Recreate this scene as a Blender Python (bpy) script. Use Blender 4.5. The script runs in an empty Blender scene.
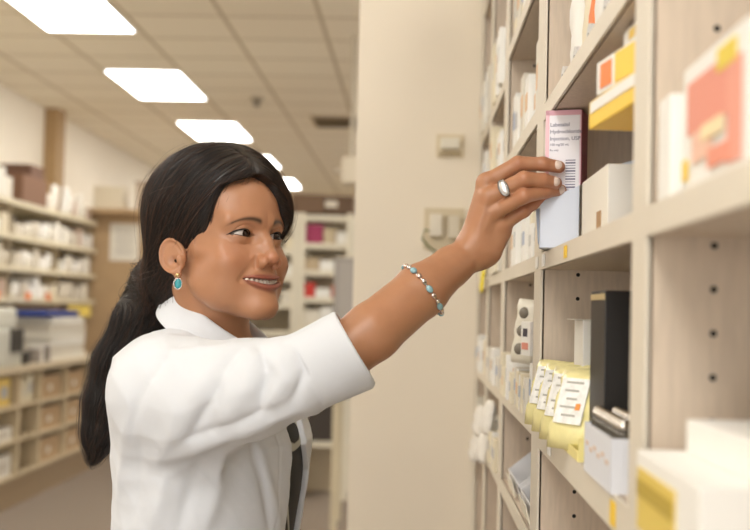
import bpy, bmesh, math, random
import numpy as np
from mathutils import Vector, Matrix, Euler
random.seed(7); RNG = np.random.RandomState(11)
C = bpy.context.scene.collection
S = bpy.context.scene
PI = math.pi

# ------------------------------------------------------------------ camera
FPX = 1158.0; EYE = 1.40; VX, VY = 414.0, 310.0; ROLL = math.radians(1.35)
_r, _u = VX-375, 265-VY
_r0 = _r*math.cos(ROLL) - _u*math.sin(ROLL)
_u0 = _r*math.sin(ROLL) + _u*math.cos(ROLL)
_a = math.atan(_r0/FPX)                       # yaw to the left
_b = math.atan(-_u0/FPX*math.cos(_a))         # pitch up
FW = Vector((-math.sin(_a)*math.cos(_b), math.cos(_a)*math.cos(_b), math.sin(_b)))
R0 = Vector((math.cos(_a), math.sin(_a), 0)); U0 = R0.cross(FW)
RI = R0*math.cos(ROLL) + U0*math.sin(ROLL); UP = U0*math.cos(ROLL) - R0*math.sin(ROLL)
CAM = Vector((0, 0, EYE))
cd = bpy.data.cameras.new('camera'); cam = bpy.data.objects.new('camera', cd); C.objects.link(cam)
m = Matrix((RI, UP, -FW)).transposed().to_4x4(); m.translation = CAM; cam.matrix_world = m
cd.sensor_width = 36; cd.lens = FPX*36/750; cd.clip_start = .05; cd.clip_end = 100
cd.dof.use_dof = True; cd.dof.focus_distance = 1.47; cd.dof.aperture_fstop = 4.5; cd.dof.aperture_blades = 8
S.camera = cam
def P(px, py, Y):                             # the point at depth Y seen at that place of the photo
    d = FW*FPX + RI*(px-375) + UP*(265-py)
    return CAM + d*(Y/d.y)

# ------------------------------------------------------------------ light
w = bpy.data.worlds.new('world'); S.world = w; w.use_nodes = True
bg = w.node_tree.nodes['Background']; bg.inputs[0].default_value = (1, .985, .955, 1); bg.inputs[1].default_value = 1.55
def area(name, loc, target, size, power, col):
    l = bpy.data.lights.new(name, 'AREA'); l.shape = 'RECTANGLE'; l.size, l.size_y = size; l.energy = power; l.color = col
    o = bpy.data.objects.new(name, l); C.objects.link(o); o.location = loc
    o.rotation_euler = (Vector(target)-Vector(loc)).to_track_quat('-Z', 'Y').to_euler(); return o
area('added_key_light', (-.3, -.4, 2.7), (-.2, 1.5, 1.35), (.8, .8), 8, (1, .98, .95))  # added soft key on the woman, not a fitting of the room
area('added_fill_light', (-3.0, 1.3, 2.2), (-.2, 1.6, 1.4), (1.4, 1.6), 5, (1, .98, .96))  # added side fill lamp; no window stands there
S.view_settings.view_transform = 'Standard'; S.view_settings.look = 'None'
S.view_settings.exposure = 0.64; S.view_settings.gamma = 1; S.view_settings.use_curve_mapping = False

# ------------------------------------------------------------------ materials
def srgb(r, g, b):
    f = lambda c: (c/255/12.92) if c/255 <= .04045 else ((c/255+.055)/1.055)**2.4
    return (f(r), f(g), f(b), 1)
MATS = {}
def mat(name, col, rough=.6, metal=0, noise=0, scale=30, bump=0, **kw):
    if name in MATS: return MATS[name]
    m = bpy.data.materials.new(name); m.use_nodes = True; MATS[name] = m
    nt = m.node_tree; b = nt.nodes['Principled BSDF']
    b.inputs['Base Color'].default_value = col; b.inputs['Roughness'].default_value = rough; b.inputs['Metallic'].default_value = metal
    for k, v in kw.items(): b.inputs[k.replace('_', ' ')].default_value = v
    if noise or bump:
        tc = nt.nodes.new('ShaderNodeTexCoord'); n = nt.nodes.new('ShaderNodeTexNoise'); n.inputs['Scale'].default_value = scale; n.inputs['Detail'].default_value = 4
        nt.links.new(tc.outputs['Object'], n.inputs['Vector'])
        if noise:
            r = nt.nodes.new('ShaderNodeValToRGB')
            lo = [max(0, c*(1-noise)) for c in col[:3]]; hi = [min(1, c*(1+noise)) for c in col[:3]]
            r.color_ramp.elements[0].position = .3; r.color_ramp.elements[1].position = .7
            r.color_ramp.elements[0].color = (*lo, 1); r.color_ramp.elements[1].color = (*hi, 1)
            nt.links.new(n.outputs['Fac'], r.inputs['Fac']); nt.links.new(r.outputs['Color'], b.inputs['Base Color'])
        if bump:
            bp = nt.nodes.new('ShaderNodeBump'); bp.inputs['Strength'].default_value = bump; bp.inputs['Distance'].default_value = .002
            nt.links.new(n.outputs['Fac'], bp.inputs['Height']); nt.links.new(bp.outputs['Normal'], b.inputs['Normal'])
    return m
def M(r, g, b, rough=.6, **kw): return mat('c_%d_%d_%d_%d' % (r, g, b, int(rough*10)), srgb(r, g, b), rough, **kw)
def stretch(m, vec):                          # squeeze the noise of a material so it reads as grain
    nt = m.node_tree; n = next(x for x in nt.nodes if x.type == 'TEX_NOISE'); l = n.inputs['Vector'].links[0]; src = l.from_socket
    mp = nt.nodes.new('ShaderNodeMapping'); mp.inputs['Scale'].default_value = vec
    nt.links.new(src, mp.inputs['Vector']); nt.links.new(mp.outputs['Vector'], n.inputs['Vector']); return m
laminate = stretch(mat('laminate', srgb(208, 191, 171), .55, noise=.07, scale=30, bump=.1), (6, 6, .8))
edge_band = mat('edge_band', srgb(222, 213, 196), .5, noise=.02, scale=10)
hole_m = mat('hole_dark', srgb(30, 26, 22), .8)
wall_m = mat('wall_paint', srgb(232, 222, 205), .85, noise=.02, scale=3, bump=.05)
steel = mat('steel', (.6, .6, .6, 1), .3, 1)

# ------------------------------------------------------------------ mesh helpers
def link(name, me, m=None, parent=None, smooth=False):
    o = bpy.data.objects.new(name, me); C.objects.link(o)
    if m is not None and not me.materials:
        for k in (m if isinstance(m, (list, tuple)) else [m]): me.materials.append(k)
    if parent is not None: o.parent = parent
    if smooth: me.polygons.foreach_set('use_smooth', [True]*len(me.polygons))
    return o
class MB:
    def __init__(s): s.bm = bmesh.new()
    def add(s, verts, mi=0):
        for f in {f for v in verts for f in v.link_faces}: f.material_index = mi
    def box(s, c, d, rot=(0, 0, 0), bev=0, mi=0):
        r = bmesh.ops.create_cube(s.bm, size=1); vs = r['verts']
        M4 = Matrix.Translation(c) @ Euler(rot).to_matrix().to_4x4() @ Matrix.Diagonal((*d, 1))
        bmesh.ops.transform(s.bm, matrix=M4, verts=vs); s.add(vs, mi)
        if bev:
            es = list({e for v in vs for e in v.link_edges})
            bmesh.ops.bevel(s.bm, geom=es, offset=bev, segments=2, affect='EDGES', profile=.6)
        return s
    def cyl(s, a, b, r, r2=None, seg=20, mi=0, cap=True):
        a = Vector(a); b = Vector(b); d = b-a
        g = bmesh.ops.create_cone(s.bm, cap_ends=cap, segments=seg, radius1=r, radius2=r if r2 is None else r2, depth=d.length)
        M4 = Matrix.Translation((a+b)/2) @ d.to_track_quat('Z', 'Y').to_matrix().to_4x4()
        bmesh.ops.transform(s.bm, matrix=M4, verts=g['verts']); s.add(g['verts'], mi); return s
    def sph(s, c, r, seg=20, mi=0, rot=(0, 0, 0)):
        g = bmesh.ops.create_uvsphere(s.bm, u_segments=seg, v_segments=seg//2+2, radius=1)
        rr = r if isinstance(r, (tuple, list)) else (r, r, r)
        bmesh.ops.transform(s.bm, matrix=Matrix.Translation(c) @ Euler(rot).to_matrix().to_4x4() @ Matrix.Diagonal((*rr, 1)), verts=g['verts']); s.add(g['verts'], mi); return s
    def poly(s, pts, th, axis=Vector((0, 1, 0)), mi=0):   # prism from a polygon
        axis = Vector(axis)
        a = [s.bm.verts.new(Vector(p)) for p in pts]; b = [s.bm.verts.new(Vector(p)+axis*th) for p in pts]; n = len(pts)
        fs = [s.bm.faces.new(a), s.bm.faces.new(b[::-1])] + [s.bm.faces.new((a[i], b[i], b[(i+1) % n], a[(i+1) % n])) for i in range(n)]
        for f in fs: f.material_index = mi
        return s
    def tube(s, pts, r, seg=8, mi=0, closed=False):
        pts = [Vector(p) for p in pts]; n = len(pts); rings = []
        up = Vector((.31, .17, .93)).normalized()
        for i, p in enumerate(pts):
            t = (pts[(i+1) % n]-pts[i-1]) if closed else (pts[min(i+1, n-1)]-pts[max(i-1, 0)])
            t.normalize(); x = t.cross(up); x.normalize(); y = t.cross(x); up = x.cross(t) if False else up
            rr = r[i] if isinstance(r, (list, tuple)) else r
            rings.append([s.bm.verts.new(p + (x*math.cos(k*2*PI/seg)+y*math.sin(k*2*PI/seg))*rr) for k in range(seg)])
        for i in range(n if closed else n-1):
            A, B = rings[i], rings[(i+1) % n]
            for k in range(seg):
                f = s.bm.faces.new((A[k], A[(k+1) % seg], B[(k+1) % seg], B[k])); f.material_index = mi; f.smooth = True
        if not closed:
            s.bm.faces.new(rings[0][::-1]).material_index = mi; s.bm.faces.new(rings[-1]).material_index = mi
        return s
    def build(s, name, m, parent=None, smooth=False):
        bmesh.ops.recalc_face_normals(s.bm, faces=s.bm.faces)
        me = bpy.data.meshes.new(name); s.bm.to_mesh(me); s.bm.free()
        return link(name, me, m, parent, smooth)
def tag(o, label=None, cat=None, group=None, kind=None):
    for k, v in (('label', label), ('category', cat), ('group', group), ('kind', kind)):
        if v: o[k] = v
    return o
def empty(name, loc, rz=0, label=None, cat=None, group=None):
    o = bpy.data.objects.new(name, None); C.objects.link(o); o.location = loc; o.rotation_euler = (0, 0, rz); o.empty_display_size = .05
    return tag(o, label, cat, group)
def dup(o, loc=None, rz=None, label=None, parent=None):
    c = o.copy(); C.objects.link(c); c.parent = parent
    for ch in [x for x in o.children]: dup(ch, parent=c)
    if loc is not None: c.location = loc
    if rz is not None: c.rotation_euler = (0, 0, rz)
    if label: c['label'] = label
    return c
def text(s, size, loc, rot, m, parent, name='lettering', align='LEFT', ext=.0002):
    cu = bpy.data.curves.new(name, 'FONT'); cu.body = s; cu.size = size; cu.extrude = ext; cu.align_x = align; cu.resolution_u = 3
    tmp = bpy.data.objects.new(name, cu); C.objects.link(tmp); bpy.context.view_layer.update()
    me = bpy.data.meshes.new_from_object(tmp.evaluated_get(bpy.context.evaluated_depsgraph_get())); bpy.data.objects.remove(tmp)
    me.materials.clear(); me.materials.append(m); o = bpy.data.objects.new(name, me); C.objects.link(o); o.location = loc; o.rotation_euler = rot
    if parent is not None: o.parent = parent
    return o
def struct(o): o['kind'] = 'structure'; return o

# ------------------------------------------------------------------ setting
CEIL = EYE+1.8; WX = -3.48; BACK = 18.6; WY = 3.12; SX = .17
floor_m = mat('carpet', srgb(140, 126, 112), .95, noise=.12, scale=60)
struct(MB().box((2, 8, -.05), (12, 23, .1)).build('floor', floor_m))
cm = mat('ceiling_tile', srgb(232, 224, 208), .95); nt = cm.node_tree
tc = nt.nodes.new('ShaderNodeTexCoord'); br = nt.nodes.new('ShaderNodeTexBrick'); br.offset = 0
mp = nt.nodes.new('ShaderNodeMapping'); mp.inputs['Location'].default_value = (2.45, -7.72, 0)
br.inputs['Color1'].default_value = srgb(250, 242, 224); br.inputs['Color2'].default_value = srgb(248, 239, 220); br.inputs['Mortar'].default_value = srgb(204, 190, 164)
br.inputs['Scale'].default_value = 1; br.inputs['Brick Width'].default_value = .61; br.inputs['Row Height'].default_value = .61; br.inputs['Mortar Size'].default_value = .014
nt.links.new(tc.outputs['Object'], mp.inputs['Vector']); nt.links.new(mp.outputs['Vector'], br.inputs['Vector']); nt.links.new(br.outputs['Color'], nt.nodes['Principled BSDF'].inputs['Base Color'])
struct(MB().box((2, 8, CEIL+.05), (12, 23, .1)).build('ceiling', cm))
struct(MB().box((WX-.05, 8, CEIL/2), (.1, 23, CEIL)).build('wall_left', wall_m))
struct(MB().box((2, BACK+.05, CEIL/2), (12, .1, CEIL)).build('wall_back', mat('wall_back', srgb(205, 188, 158), .85)))
struct(MB().box((-.166+1.2, WY+.3, CEIL/2), (2.4, .6, CEIL)).build('wall_middle', wall_m))
struct(MB().box((WX+.06, 10.75, CEIL/2), (.12, .25, CEIL)).build('trim_1', mat('post_wood', srgb(170, 140, 100), .7, noise=.1)))
struct(MB().box((WX+.012, 4, .06), (.02, 13, .12)).build('baseboard_left', M(90, 80, 70)))
# brown partition with a ledge
pb = MB().box((-2.6, 11.06, 1.13), (1.76, .08, 2.26)).box((-2.6, 11.0, 2.27), (1.76, .35, .04))
part_o = struct(pb.build('wall_partition', mat('partition_brown', srgb(184, 155, 118), .85, noise=.06, scale=8)))

# ceiling lights: fluorescent panels, one unseen row added
diff = mat('diffuser', (1, 1, 1, 1), .5); diff.node_tree.nodes['Principled BSDF'].inputs['Emission Color'].default_value = (1, .98, .93, 1)
diff.node_tree.nodes['Principled BSDF'].inputs['Emission Strength'].default_value = 8
def ceiling_light(x, y, label):
    t = empty('ceiling_light', (x, y, CEIL), 0, label, 'ceiling light', 'recessed fluorescent ceiling panels')
    f = MB()
    for a, b, c, d in ((0, .60, .6, .02), (0, -.60, .6, .02), (.295, 0, .02, 1.22), (-.295, 0, .02, 1.22)): f.box((a, b, -.006), (c, d, .012))
    f.build('frame', M(235, 230, 220), t); MB().box((0, 0, -.006), (.58, 1.20, .008)).build('diffuser', diff, t); return t
lamps = ['nearest glowing ceiling panel, cut by the top left of the photo', 'second glowing ceiling panel from the top left corner',
         'third glowing ceiling panel, just above the woman\'s hair', 'fourth glowing ceiling panel, right of the woman\'s crown', 'farthest glowing ceiling panel, right of the woman\'s forehead']
for k, lab in enumerate(lamps): ceiling_light((-2.17, -2.14, -2.085, -2.055, -2.03)[k], 6.93+2.46*k, lab)
for k in range(2): ceiling_light(-2.145, 2.23+2.44*k, 'glowing ceiling panel above the photo frame, %s of the left row' % ('nearest', 'second nearest')[k])
for k in range(4): ceiling_light(1.2, 5.0+3.0*k, 'added unseen ceiling panel behind the beige wall, %s of that row' % ('nearest', 'second', 'third', 'farthest')[k])  # unseen row, added to raise the ambient light
ceiling_light(.9, 1.2, 'glowing ceiling panel over the medicine shelving')
ceiling_light(-.6, -.6, 'glowing ceiling panel behind the camera')
#--PART2--
# ------------------------------------------------------------------ things made of boards and cartons
def carton(name, loc, d, mats=None, rz=0, label=None, cat='box', group=None, bev=.0012, flaps=True):
    """a closed carton standing on loc (centre of its base); d = size along x, y, z"""
    m1 = mats or M(238, 236, 230, .6); t = MB().box((0, 0, d[2]/2), d, bev=min(bev, min(d)*.1))
    o = t.build(name, m1); o.location = loc; o.rotation_euler = (0, 0, rz); tag(o, label, cat, group)
    return o
def plate(name, parent, c, d, m, rot=(0, 0, 0)): return MB().box(c, d, rot).build(name, m, parent)
white = M(240, 238, 232, .6); offw = M(226, 220, 206, .65); cream = M(232, 222, 196, .65); cardb = M(176, 142, 104, .8); grey = M(150, 148, 145, .6); tan = M(206, 188, 156, .7)
black = M(30, 27, 25, .45); yellow = M(244, 204, 60, .5); pale_yellow = M(240, 226, 150, .5); orange = M(240, 130, 50, .5); red = M(214, 70, 60, .5); blue = M(60, 80, 150, .5); paleblue = M(214, 222, 236, .6)

# ---- the shelving on the right
DEP = .42; TOP = 2.45
UPS = [(.10, .14), (.852, .907), (1.555, 1.64), (2.19, 2.26), (2.65, 2.72), (3.05, 3.11)]
shelving = empty('shelving_unit', (SX, 0, 0), 0, 'tall laminate pharmacy shelving with peg holes along the right side', 'shelving')
for k, (y0, y1) in enumerate(UPS):
    mb = MB().box((DEP/2+.002, (y0+y1)/2, TOP/2), (DEP-.004, y1-y0, TOP)).box((.0, (y0+y1)/2, TOP/2), (.003, y1-y0, TOP), mi=1)
    if k:
        for xx in (.048, .35):
            for j in range(16, 76):
                zz = .032*j+.012
                if 0 < k < 4: mb.cyl((xx, y0+.001, zz), (xx, y0-.0004, zz), .0027, seg=10, mi=2)
    mb.build('upright', [laminate, edge_band, hole_m], shelving)
LV = {0: [.35, .65, .95, 1.2514, 1.48, 1.86, 2.2], 1: [.35, .65, .95, 1.2514, 1.48, 1.680, 1.92, 2.2], 2: [.45, .80, 1.087, 1.2514, 1.48, 1.69, 1.90, 2.2],
      3: [.45, .80, 1.087, 1.2514, 1.48, 1.69, 1.86, 2.2], 4: [.45, .80, 1.087, 1.2514, 1.48, 1.69, 1.86, 2.2]}
for k in range(5):
    ya, yb = UPS[k][1], UPS[k+1][0]
    for z in LV[k]:
        th = .030 if z == 1.2514 and k < 2 else .022
        MB().box((DEP/2+.002, (ya+yb)/2, z-th/2), (DEP-.004, yb-ya, th)).box((0, (ya+yb)/2, z-th/2), (.003, yb-ya, th), mi=1).build('shelf_board', [laminate, edge_band], shelving)
    MB().box((DEP-.004, (ya+yb)/2, TOP/2), (.008, yb-ya, TOP)).build('back_panel', laminate, shelving)
for (y, z, hh) in ((1.30, 1.469, .014), (.97, 1.236, .02)): plate('yellow_sticker', shelving, (-.0025, y, z), (.001, .022, hh), yellow)
for (y, z) in ((1.52, 1.469), (1.60, 1.469), (1.42, 1.236)): plate('paper_label', shelving, (-.0025, y, z), (.001, .03, .016), white)

# ---- near bay (beside the right edge of the photo)
o = carton('medicine_box', (.222, .72, 1.48), (.080, .155, .088), white, 0, 'large blurred white box with red and orange print at the upper right', 'box')
prt = [(-.0405, .01, .058, .105, .035, M(232, 150, 128)), (-.0405, -.052, .040, .03, .060, M(236, 160, 138)), (-.0405, .022, .030, .05, .020, M(240, 196, 172)), (-.0405, -.035, .075, .04, .014, M(232, 206, 70)),
       (-.0405, -.02, .018, .05, .012, M(234, 150, 124)), (-.0405, .065, .018, .012, .014, yellow), (-.0405, -.005, .036, .05, .010, M(246, 226, 180))]
for i, (x, y, z, a, b, mm) in enumerate(prt): plate('printed_panel', o, (x-.0002*i, y, z), (.001, a, b), mm)
carton('medicine_box', (.200, .825, 1.48), (.05, .038, .075), white, 0, 'plain white box wedged between the red-printed box and the upright', 'box')
o = carton('medicine_box', (.205, .740, 1.2514), (.090, .18, .054), white, 0, 'white box with a yellow side panel at the bottom right corner', 'box')
plate('yellow_panel', o, (-.0455, .025, .022), (.001, .115, .042), M(222, 196, 96)); plate('ochre_stripe', o, (-.0462, .025, .030), (.001, .113, .012), M(186, 160, 60))
o = carton('medicine_box', (.250, .735, 1.3056), (.115, .15, .024), white, .05, 'flat white carton lying on the yellow-sided box', 'box')
mb = MB().poly([(.0, 0, 0), (.13, 0, 0), (.13, 0, .045), (.075, 0, .040)], .10); o = mb.build('leaflet_stack', paleblue); o.location = (.23, .700, 1.3298); tag(o, 'pale bluish sloping stack of leaflets at the right edge', 'leaflets')

# ---- second bay: the boxes beside the hand
TR = math.radians(-18)
fb = P(566, 243, 1.448)
tray = empty('carton_tray', (fb.x, fb.y+.028, 1.4805), TR, 'open white carton with sloping cut front under the woman\'s fingers', 'carton')
tw, td = .050, .058
MB().poly([(-tw/2, -td/2, 0), (tw/2, -td/2, 0), (tw/2, -td/2, .079), (-tw/2, -td/2, .058)], .0012).build('front_panel', paleblue, tray)
MB().poly([(-tw/2, -td/2, 0), (-tw/2, td/2, 0), (-tw/2, td/2, .075), (-tw/2, -td/2+.008, .060), (-tw/2, -td/2, .058)], .0012, (1, 0, 0)).build('side_panel', white, tray)
MB().poly([(tw/2, -td/2, 0), (tw/2, td/2, 0), (tw/2, td/2, .090), (tw/2, -td/2, .079)], .0012, (-1, 0, 0)).build('side_panel', white, tray)
MB().box((0, 0, .0008), (tw, td, .0016)).build('base_panel', grey, tray)
MB().box((0, td/2-.0006, .04), (tw, .0012, .08)).build('back_panel', white, tray)
MB().poly([(-tw/2-.002, -td/2+.004, .006), (-tw/2-.006, -td/2+.006, .050), (-tw/2+.002, -td/2+.010, .054), (-tw/2+.001, -td/2+.008, .006)], .001, (0, 1, 0)).build('side_flap', M(168, 176, 192), tray)
hb_c = Matrix.Rotation(TR, 3, 'Z') @ Vector((0.0015, .002, 0))
held = carton('injection_box', (fb.x+hb_c.x, fb.y+.028+hb_c.y, 1.4822), (.0455, .044, .174), M(240, 214, 220, .45), TR, 'pink and white injection carton pinched in the woman\'s fingers', 'box')
pk = M(176, 92, 110, .5)
plate('side_panel', held, (.0230, 0, .087), (.0008, .043, .172), pk)
plate('label_panel', held, (.0015, -.0223, .120), (.0385, .0008, .094), M(240, 238, 244, .45)); plate('pink_band', held, (-.0195, -.0223, .087), (.0045, .0008, .172), M(240, 196, 206, .5))
plate('pink_band', held, (0, -.0223, .1705), (.0445, .0008, .006), M(232, 180, 194, .5))
ink = M(120, 116, 140, .7); fr = (PI/2, 0, 0)
for i, (s_, sz) in enumerate((('Labetalol', .0068), ('Hydrochloride', .0068), ('Injection, USP', .0068), ('100 mg/20 mL', .0042), ('Rx only', .0036))):
    text(s_, sz, (-.0165, -.0230, .1530-.0088*i+(.0 if i < 3 else .002*(i-2))), fr, ink, held)
bar = MB()
for j in range(12): bar.box((.0100, -.0230, .110-.0034*j), (.0125, .0004, (.0010, .0018, .0006)[j % 3]))
bar.build('barcode', ink, held)

o = carton('medicine_box', (.243, 1.315, 1.48), (.085, .185, .079), M(238, 234, 222), 0, 'cream white carton standing right of the held box', 'box')
plate('white_side', o, (.0, -.0928, .040), (.083, .0008, .077), white); plate('brown_strip', o, (-.0428, -.04, .018), (.0008, .03, .030), cardb)
o = MB().poly([(0, 0, 0), (.09, 0, 0), (.09, 0, .03)], .07).build('folded_leaflet', paleblue); o.location = (.205, 1.27, 1.5592); tag(o, 'folded leaflet with a sloping edge lying on the cream carton', 'leaflet')
carton('medicine_box', (.315, 1.01, 1.48), (.205, .17, .094), tan, 0, 'tan carton carrying the yellow packets, mostly behind the near upright', 'box')
o = carton('yellow_packet', (.222, 1.02, 1.5742), (.105, .165, .026), yellow, .1, 'lower yellow and white packet beside the near upright', 'packet')
plate('white_panel', o, (-.0530, .0, .019), (.0008, .15, .010), white)
o = carton('yellow_packet', (.224, 1.00, 1.6004), (.100, .145, .030), white, .16, 'middle white packet with an orange square beside the near upright', 'packet')
plate('yellow_panel', o, (-.0505, -.02, .015), (.0008, .08, .026), yellow); plate('orange_square', o, (-.0505, .045, .015), (.0008, .03, .022), orange)
o = carton('yellow_packet', (.230, .985, 1.6306), (.090, .11, .022), M(236, 232, 226), .05, 'topmost pale packet of the yellow pile beside the near upright', 'packet'); plate('yellow_panel', o, (-.0455, .0, .014), (.0008, .06, .008), yellow)
0 and carton('medicine_box', (.255, 1.20, 1.5592), (.07, .05, .04), M(196, 120, 128), 0, 'dusky pink carton behind the yellow packets', 'box')
# upper shelf of the second bay: envelopes and packets
def packet(name, loc, w_, h_, t_, m, rot, label, cat='packet', group=None, crimp=True):
    bm = MB(); n = 8; r = [[], []]
    for i in range(n+1):
        for j in range(n+1):
            u, v = i/n*2-1, j/n*2-1; b = (1-u**4)*(1-v**6); 
            for s_, k in ((1, 0), (-1, 1)): r[k].append(bm.bm.verts.new((s_*(t_*.5*b+.0006)+.002*math.sin(9*v+4*u), u*w_/2, (v+1)*h_/2)))
    for k in (0, 1):
        for i in range(n):
            for j in range(n):
                q = [r[k][a*(n+1)+b] for a, b in ((i, j), (i+1, j), (i+1, j+1), (i, j+1))]; bm.bm.faces.new(q if k == 0 else q[::-1])
    edge = [i*(n+1) for i in range(n+1)] + [n*(n+1)+j for j in range(1, n+1)] + [i*(n+1)+n for i in range(n-1, -1, -1)] + [j for j in range(n-1, 0, -1)]
    for a in range(len(edge)): b = (a+1) % len(edge); bm.bm.faces.new((r[0][edge[a]], r[0][edge[b]], r[1][edge[b]], r[1][edge[a]]))
    o = bm.build(name, m, None, True); o.location = loc; o.rotation_euler = rot; return tag(o, label, cat, group)
ups = [(1.50, .15, white, 'tall white envelope nearest the far upright on the upper shelf'), (1.44, .19, cream, 'cream envelope second from the far upright, upper shelf'), (1.385, .20, orange, 'orange-edged packet on the upper shelf above the held box'),
       (1.32, .18, white, 'white packet just right of the orange-edged packet'), (1.25, .19, paleblue, 'pale blue packet in the middle of the upper shelf'), (1.17, .19, white, 'white packet second nearest on the upper shelf'), (1.08, .18, paleblue, 'pale blue packet nearest the camera on the upper shelf')]
for i, (y, h_, mm, lab) in enumerate(ups): packet('envelope', (SX+.045+.004*(i % 2), y, 1.6805), .050, h_, .030, mm, (.12, .05*(i % 3-1), 0), lab, 'envelope')
for i, (y, lab) in enumerate(((1.47, 'farthest'), (1.36, 'second farthest'), (1.25, 'second nearest'), (1.14, 'nearest'))):
    t = empty('tape_roll', (SX+.012, y, 1.6802), 0, 'grey round-faced tape roll on the front of the upper shelf, %s of four' % lab, 'tape roll', 'tape rolls on the upper shelf')
    MB().cyl((0, 0, .017), (.014, 0, .017), .017, seg=28).build('roll', M(200, 198, 194, .4), t); MB().cyl((-.0006, 0, .017), (.0146, 0, .017), .007, seg=20).build('core', M(110, 108, 105, .5), t)

# lower shelf of the second bay
LZ = 1.2514
o = carton('black_box', (.2275, 1.175, LZ), (.085, .09, .172), black, 0, 'tall black box standing on the lower shelf', 'box'); 
plate('cream_lid_edge', o, (-.0428, 0, .166), (.0008, .088, .006), M(190, 170, 126))
o = carton('medicine_box', (.232, 1.43, LZ), (.060, .055, .141), white, .05, 'narrow white carton standing just behind the black box', 'box'); plate('flap', o, (-.010, .0, .1418), (.060, .05, .001), offw); plate('yellow_spot', o, (-.015, -.0278, .085), (.008, .0008, .012), M(220, 190, 110))
crinkle = mat('crinkle', srgb(236, 236, 232), .3, noise=.12, scale=120, bump=.8)
film = mat('yellow_film', srgb(242, 232, 168), .25, noise=.06, scale=40, bump=.6)
tr = empty('yellow_tray', (.184, 1.36, LZ), 0, 'low pale yellow tray holding the foil pouches', 'tray')
for c_, d_ in (((0, 0, .001), (.032, .37, .002)), ((-.016, 0, .005), (.0015, .37, .010)), ((.016, 0, .035), (.0015, .37, .07)), ((0, .185, .035), (.032, .0015, .07)), ((0, -.185, .012), (.032, .0015, .024))): MB().box(c_, d_).build('tray_wall', pale_yellow, tr)
for i, (y, lab) in enumerate(((1.50, 'farthest'), (1.41, 'second farthest'), (1.325, 'second nearest'), (1.245, 'nearest'))):
    o = packet('foil_pouch', (.171, y, LZ+.003), .082, .088, .028, film, (.0, .30, .62), 'yellow foil pouch with crinkled white label, %s of the four in the yellow tray' % lab, 'pouch', 'yellow pouches in the tray')
    mb = MB(); mb.box((-.0168, 0, .050), (.0012, .042, .050), bev=.0005); mb.build('label', crinkle, o)
    ps = MB()
    for k in range(5): ps.box((-.0176, .002*(k % 2), .070-.009*k), (.0004, .026-.005*(k % 3), .0022))
    ps.build('print_lines', M(170, 168, 160), o)
    plate('orange_mark', o, (-.0178, -.012, .044), (.0005, .007, .007), M(230, 150, 70))
vb = empty('vial_tray', (.2035, 1.045, LZ), 0, 'white cardboard tray of silver-capped vials on the lower shelf', 'tray')
for c_, d_ in (((0, 0, .001), (.076, .15, .002)), ((-.0372, 0, .023), (.0015, .15, .046)), ((.0372, 0, .023), (.0015, .15, .046)), ((0, .0745, .023), (.073, .0015, .046)), ((0, -.0745, .023), (.0759, .0015, .046))): MB().box(c_, d_).build('tray_wall', M(222, 224, 230, .6), vb)
ps = MB()
for k in range(3): ps.box((.004-.003*k, -.0758, .033-.007*k), (.050-.008*k, .0004, .0016))
ps.build('print_lines', M(150, 150, 160), vb)
ps = MB()
for k in range(6): ps.box((-.0382, .055-.022*k, .028-.004*(k % 2)), (.0004, .014, .004))
ps.build('printed_marks', M(214, 190, 170), vb)
v0 = None; glassy = M(96, 90, 80, .12); cap_m = mat('cap_silver', (.66, .62, .56, 1), .2, 1)
for i in range(4):
    for j in range(8):
        loc = (.1775+.0175*i, .981+.0182*j, LZ+.0022)
        if v0 is None:
            v0 = empty('vial', loc, 0, 'glass vial with silver cap in the white cardboard tray', 'vial', 'silver-capped vials in the cardboard tray')
            MB().cyl((0, 0, 0), (0, 0, .044), .0074, seg=16).cyl((0, 0, .044), (0, 0, .050), .0078, .0052, seg=16).build('bottle', glassy, v0, True)
            MB().cyl((0, 0, .0495), (0, 0, .0560), .0058, seg=16).sph((0, 0, .0560), (.0058, .0058, .0040), 14).build('cap', cap_m, v0, True)
        else: dup(v0, loc)

# third to fifth bays: cartons in rows
BAY = {2: (1.64, 2.19, 'third'), 3: (2.26, 2.65, 'fourth'), 4: (2.72, 3.05, 'fifth')}
LEVN = {1.087: 'low', 1.2514: 'lower', 1.48: 'middle', 1.69: 'upper', 1.90: 'high', 1.86: 'high'}
ORD = dict(enumerate('zeroth first second third fourth fifth sixth seventh eighth ninth tenth eleventh twelfth thirteenth fourteenth fifteenth sixteenth seventeenth eighteenth nineteenth twentieth twenty-first twenty-second twenty-third twenty-fourth twenty-fifth twenty-sixth twenty-seventh twenty-eighth twenty-ninth thirtieth'.split()))
def row(k, z, hs, wr, x0=.004, mats=(white, offw, white, cream), seed=1, lean=0):
    rr = random.Random(seed); ya, yb, nm = BAY[k]; y = ya+.012
    g = 'cartons on the %s shelf of the %s bay' % (LEVN[z], nm); num = 0
    while True:
        w_ = rr.uniform(*wr)
        if y+w_ > yb-.008: break
        h_ = rr.uniform(*hs); dd = rr.uniform(.07, .11); mm = rr.choice(mats)
        num += 1; lab = 'small pale carton, %s from the nearer upright, %s shelf of the %s bay' % (ORD[num], LEVN[z], nm)
        o = carton('medicine_carton', (SX+x0+dd/2+rr.uniform(0, .012), y+w_/2, z+.0003), (dd, w_-.003, h_), mm, 0, lab, 'box', g)
        plate('label', o, (-dd/2-.0006, 0, h_*.55), (.0006, (w_-.003)*.7, h_*.3), rr.choice([M(205, 205, 200), M(170, 180, 200), M(225, 190, 150), M(190, 190, 190)]))
        y += w_+rr.uniform(.0, .004)
row(2, 1.48, (.055, .095), (.028, .05), seed=3); row(2, 1.69, (.07, .14), (.05, .08), seed=4); row(2, 1.90, (.08, .13), (.03, .06), seed=6)
row(2, 1.2514, (.05, .085), (.02, .032), x0=-.012, seed=5)
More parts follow.
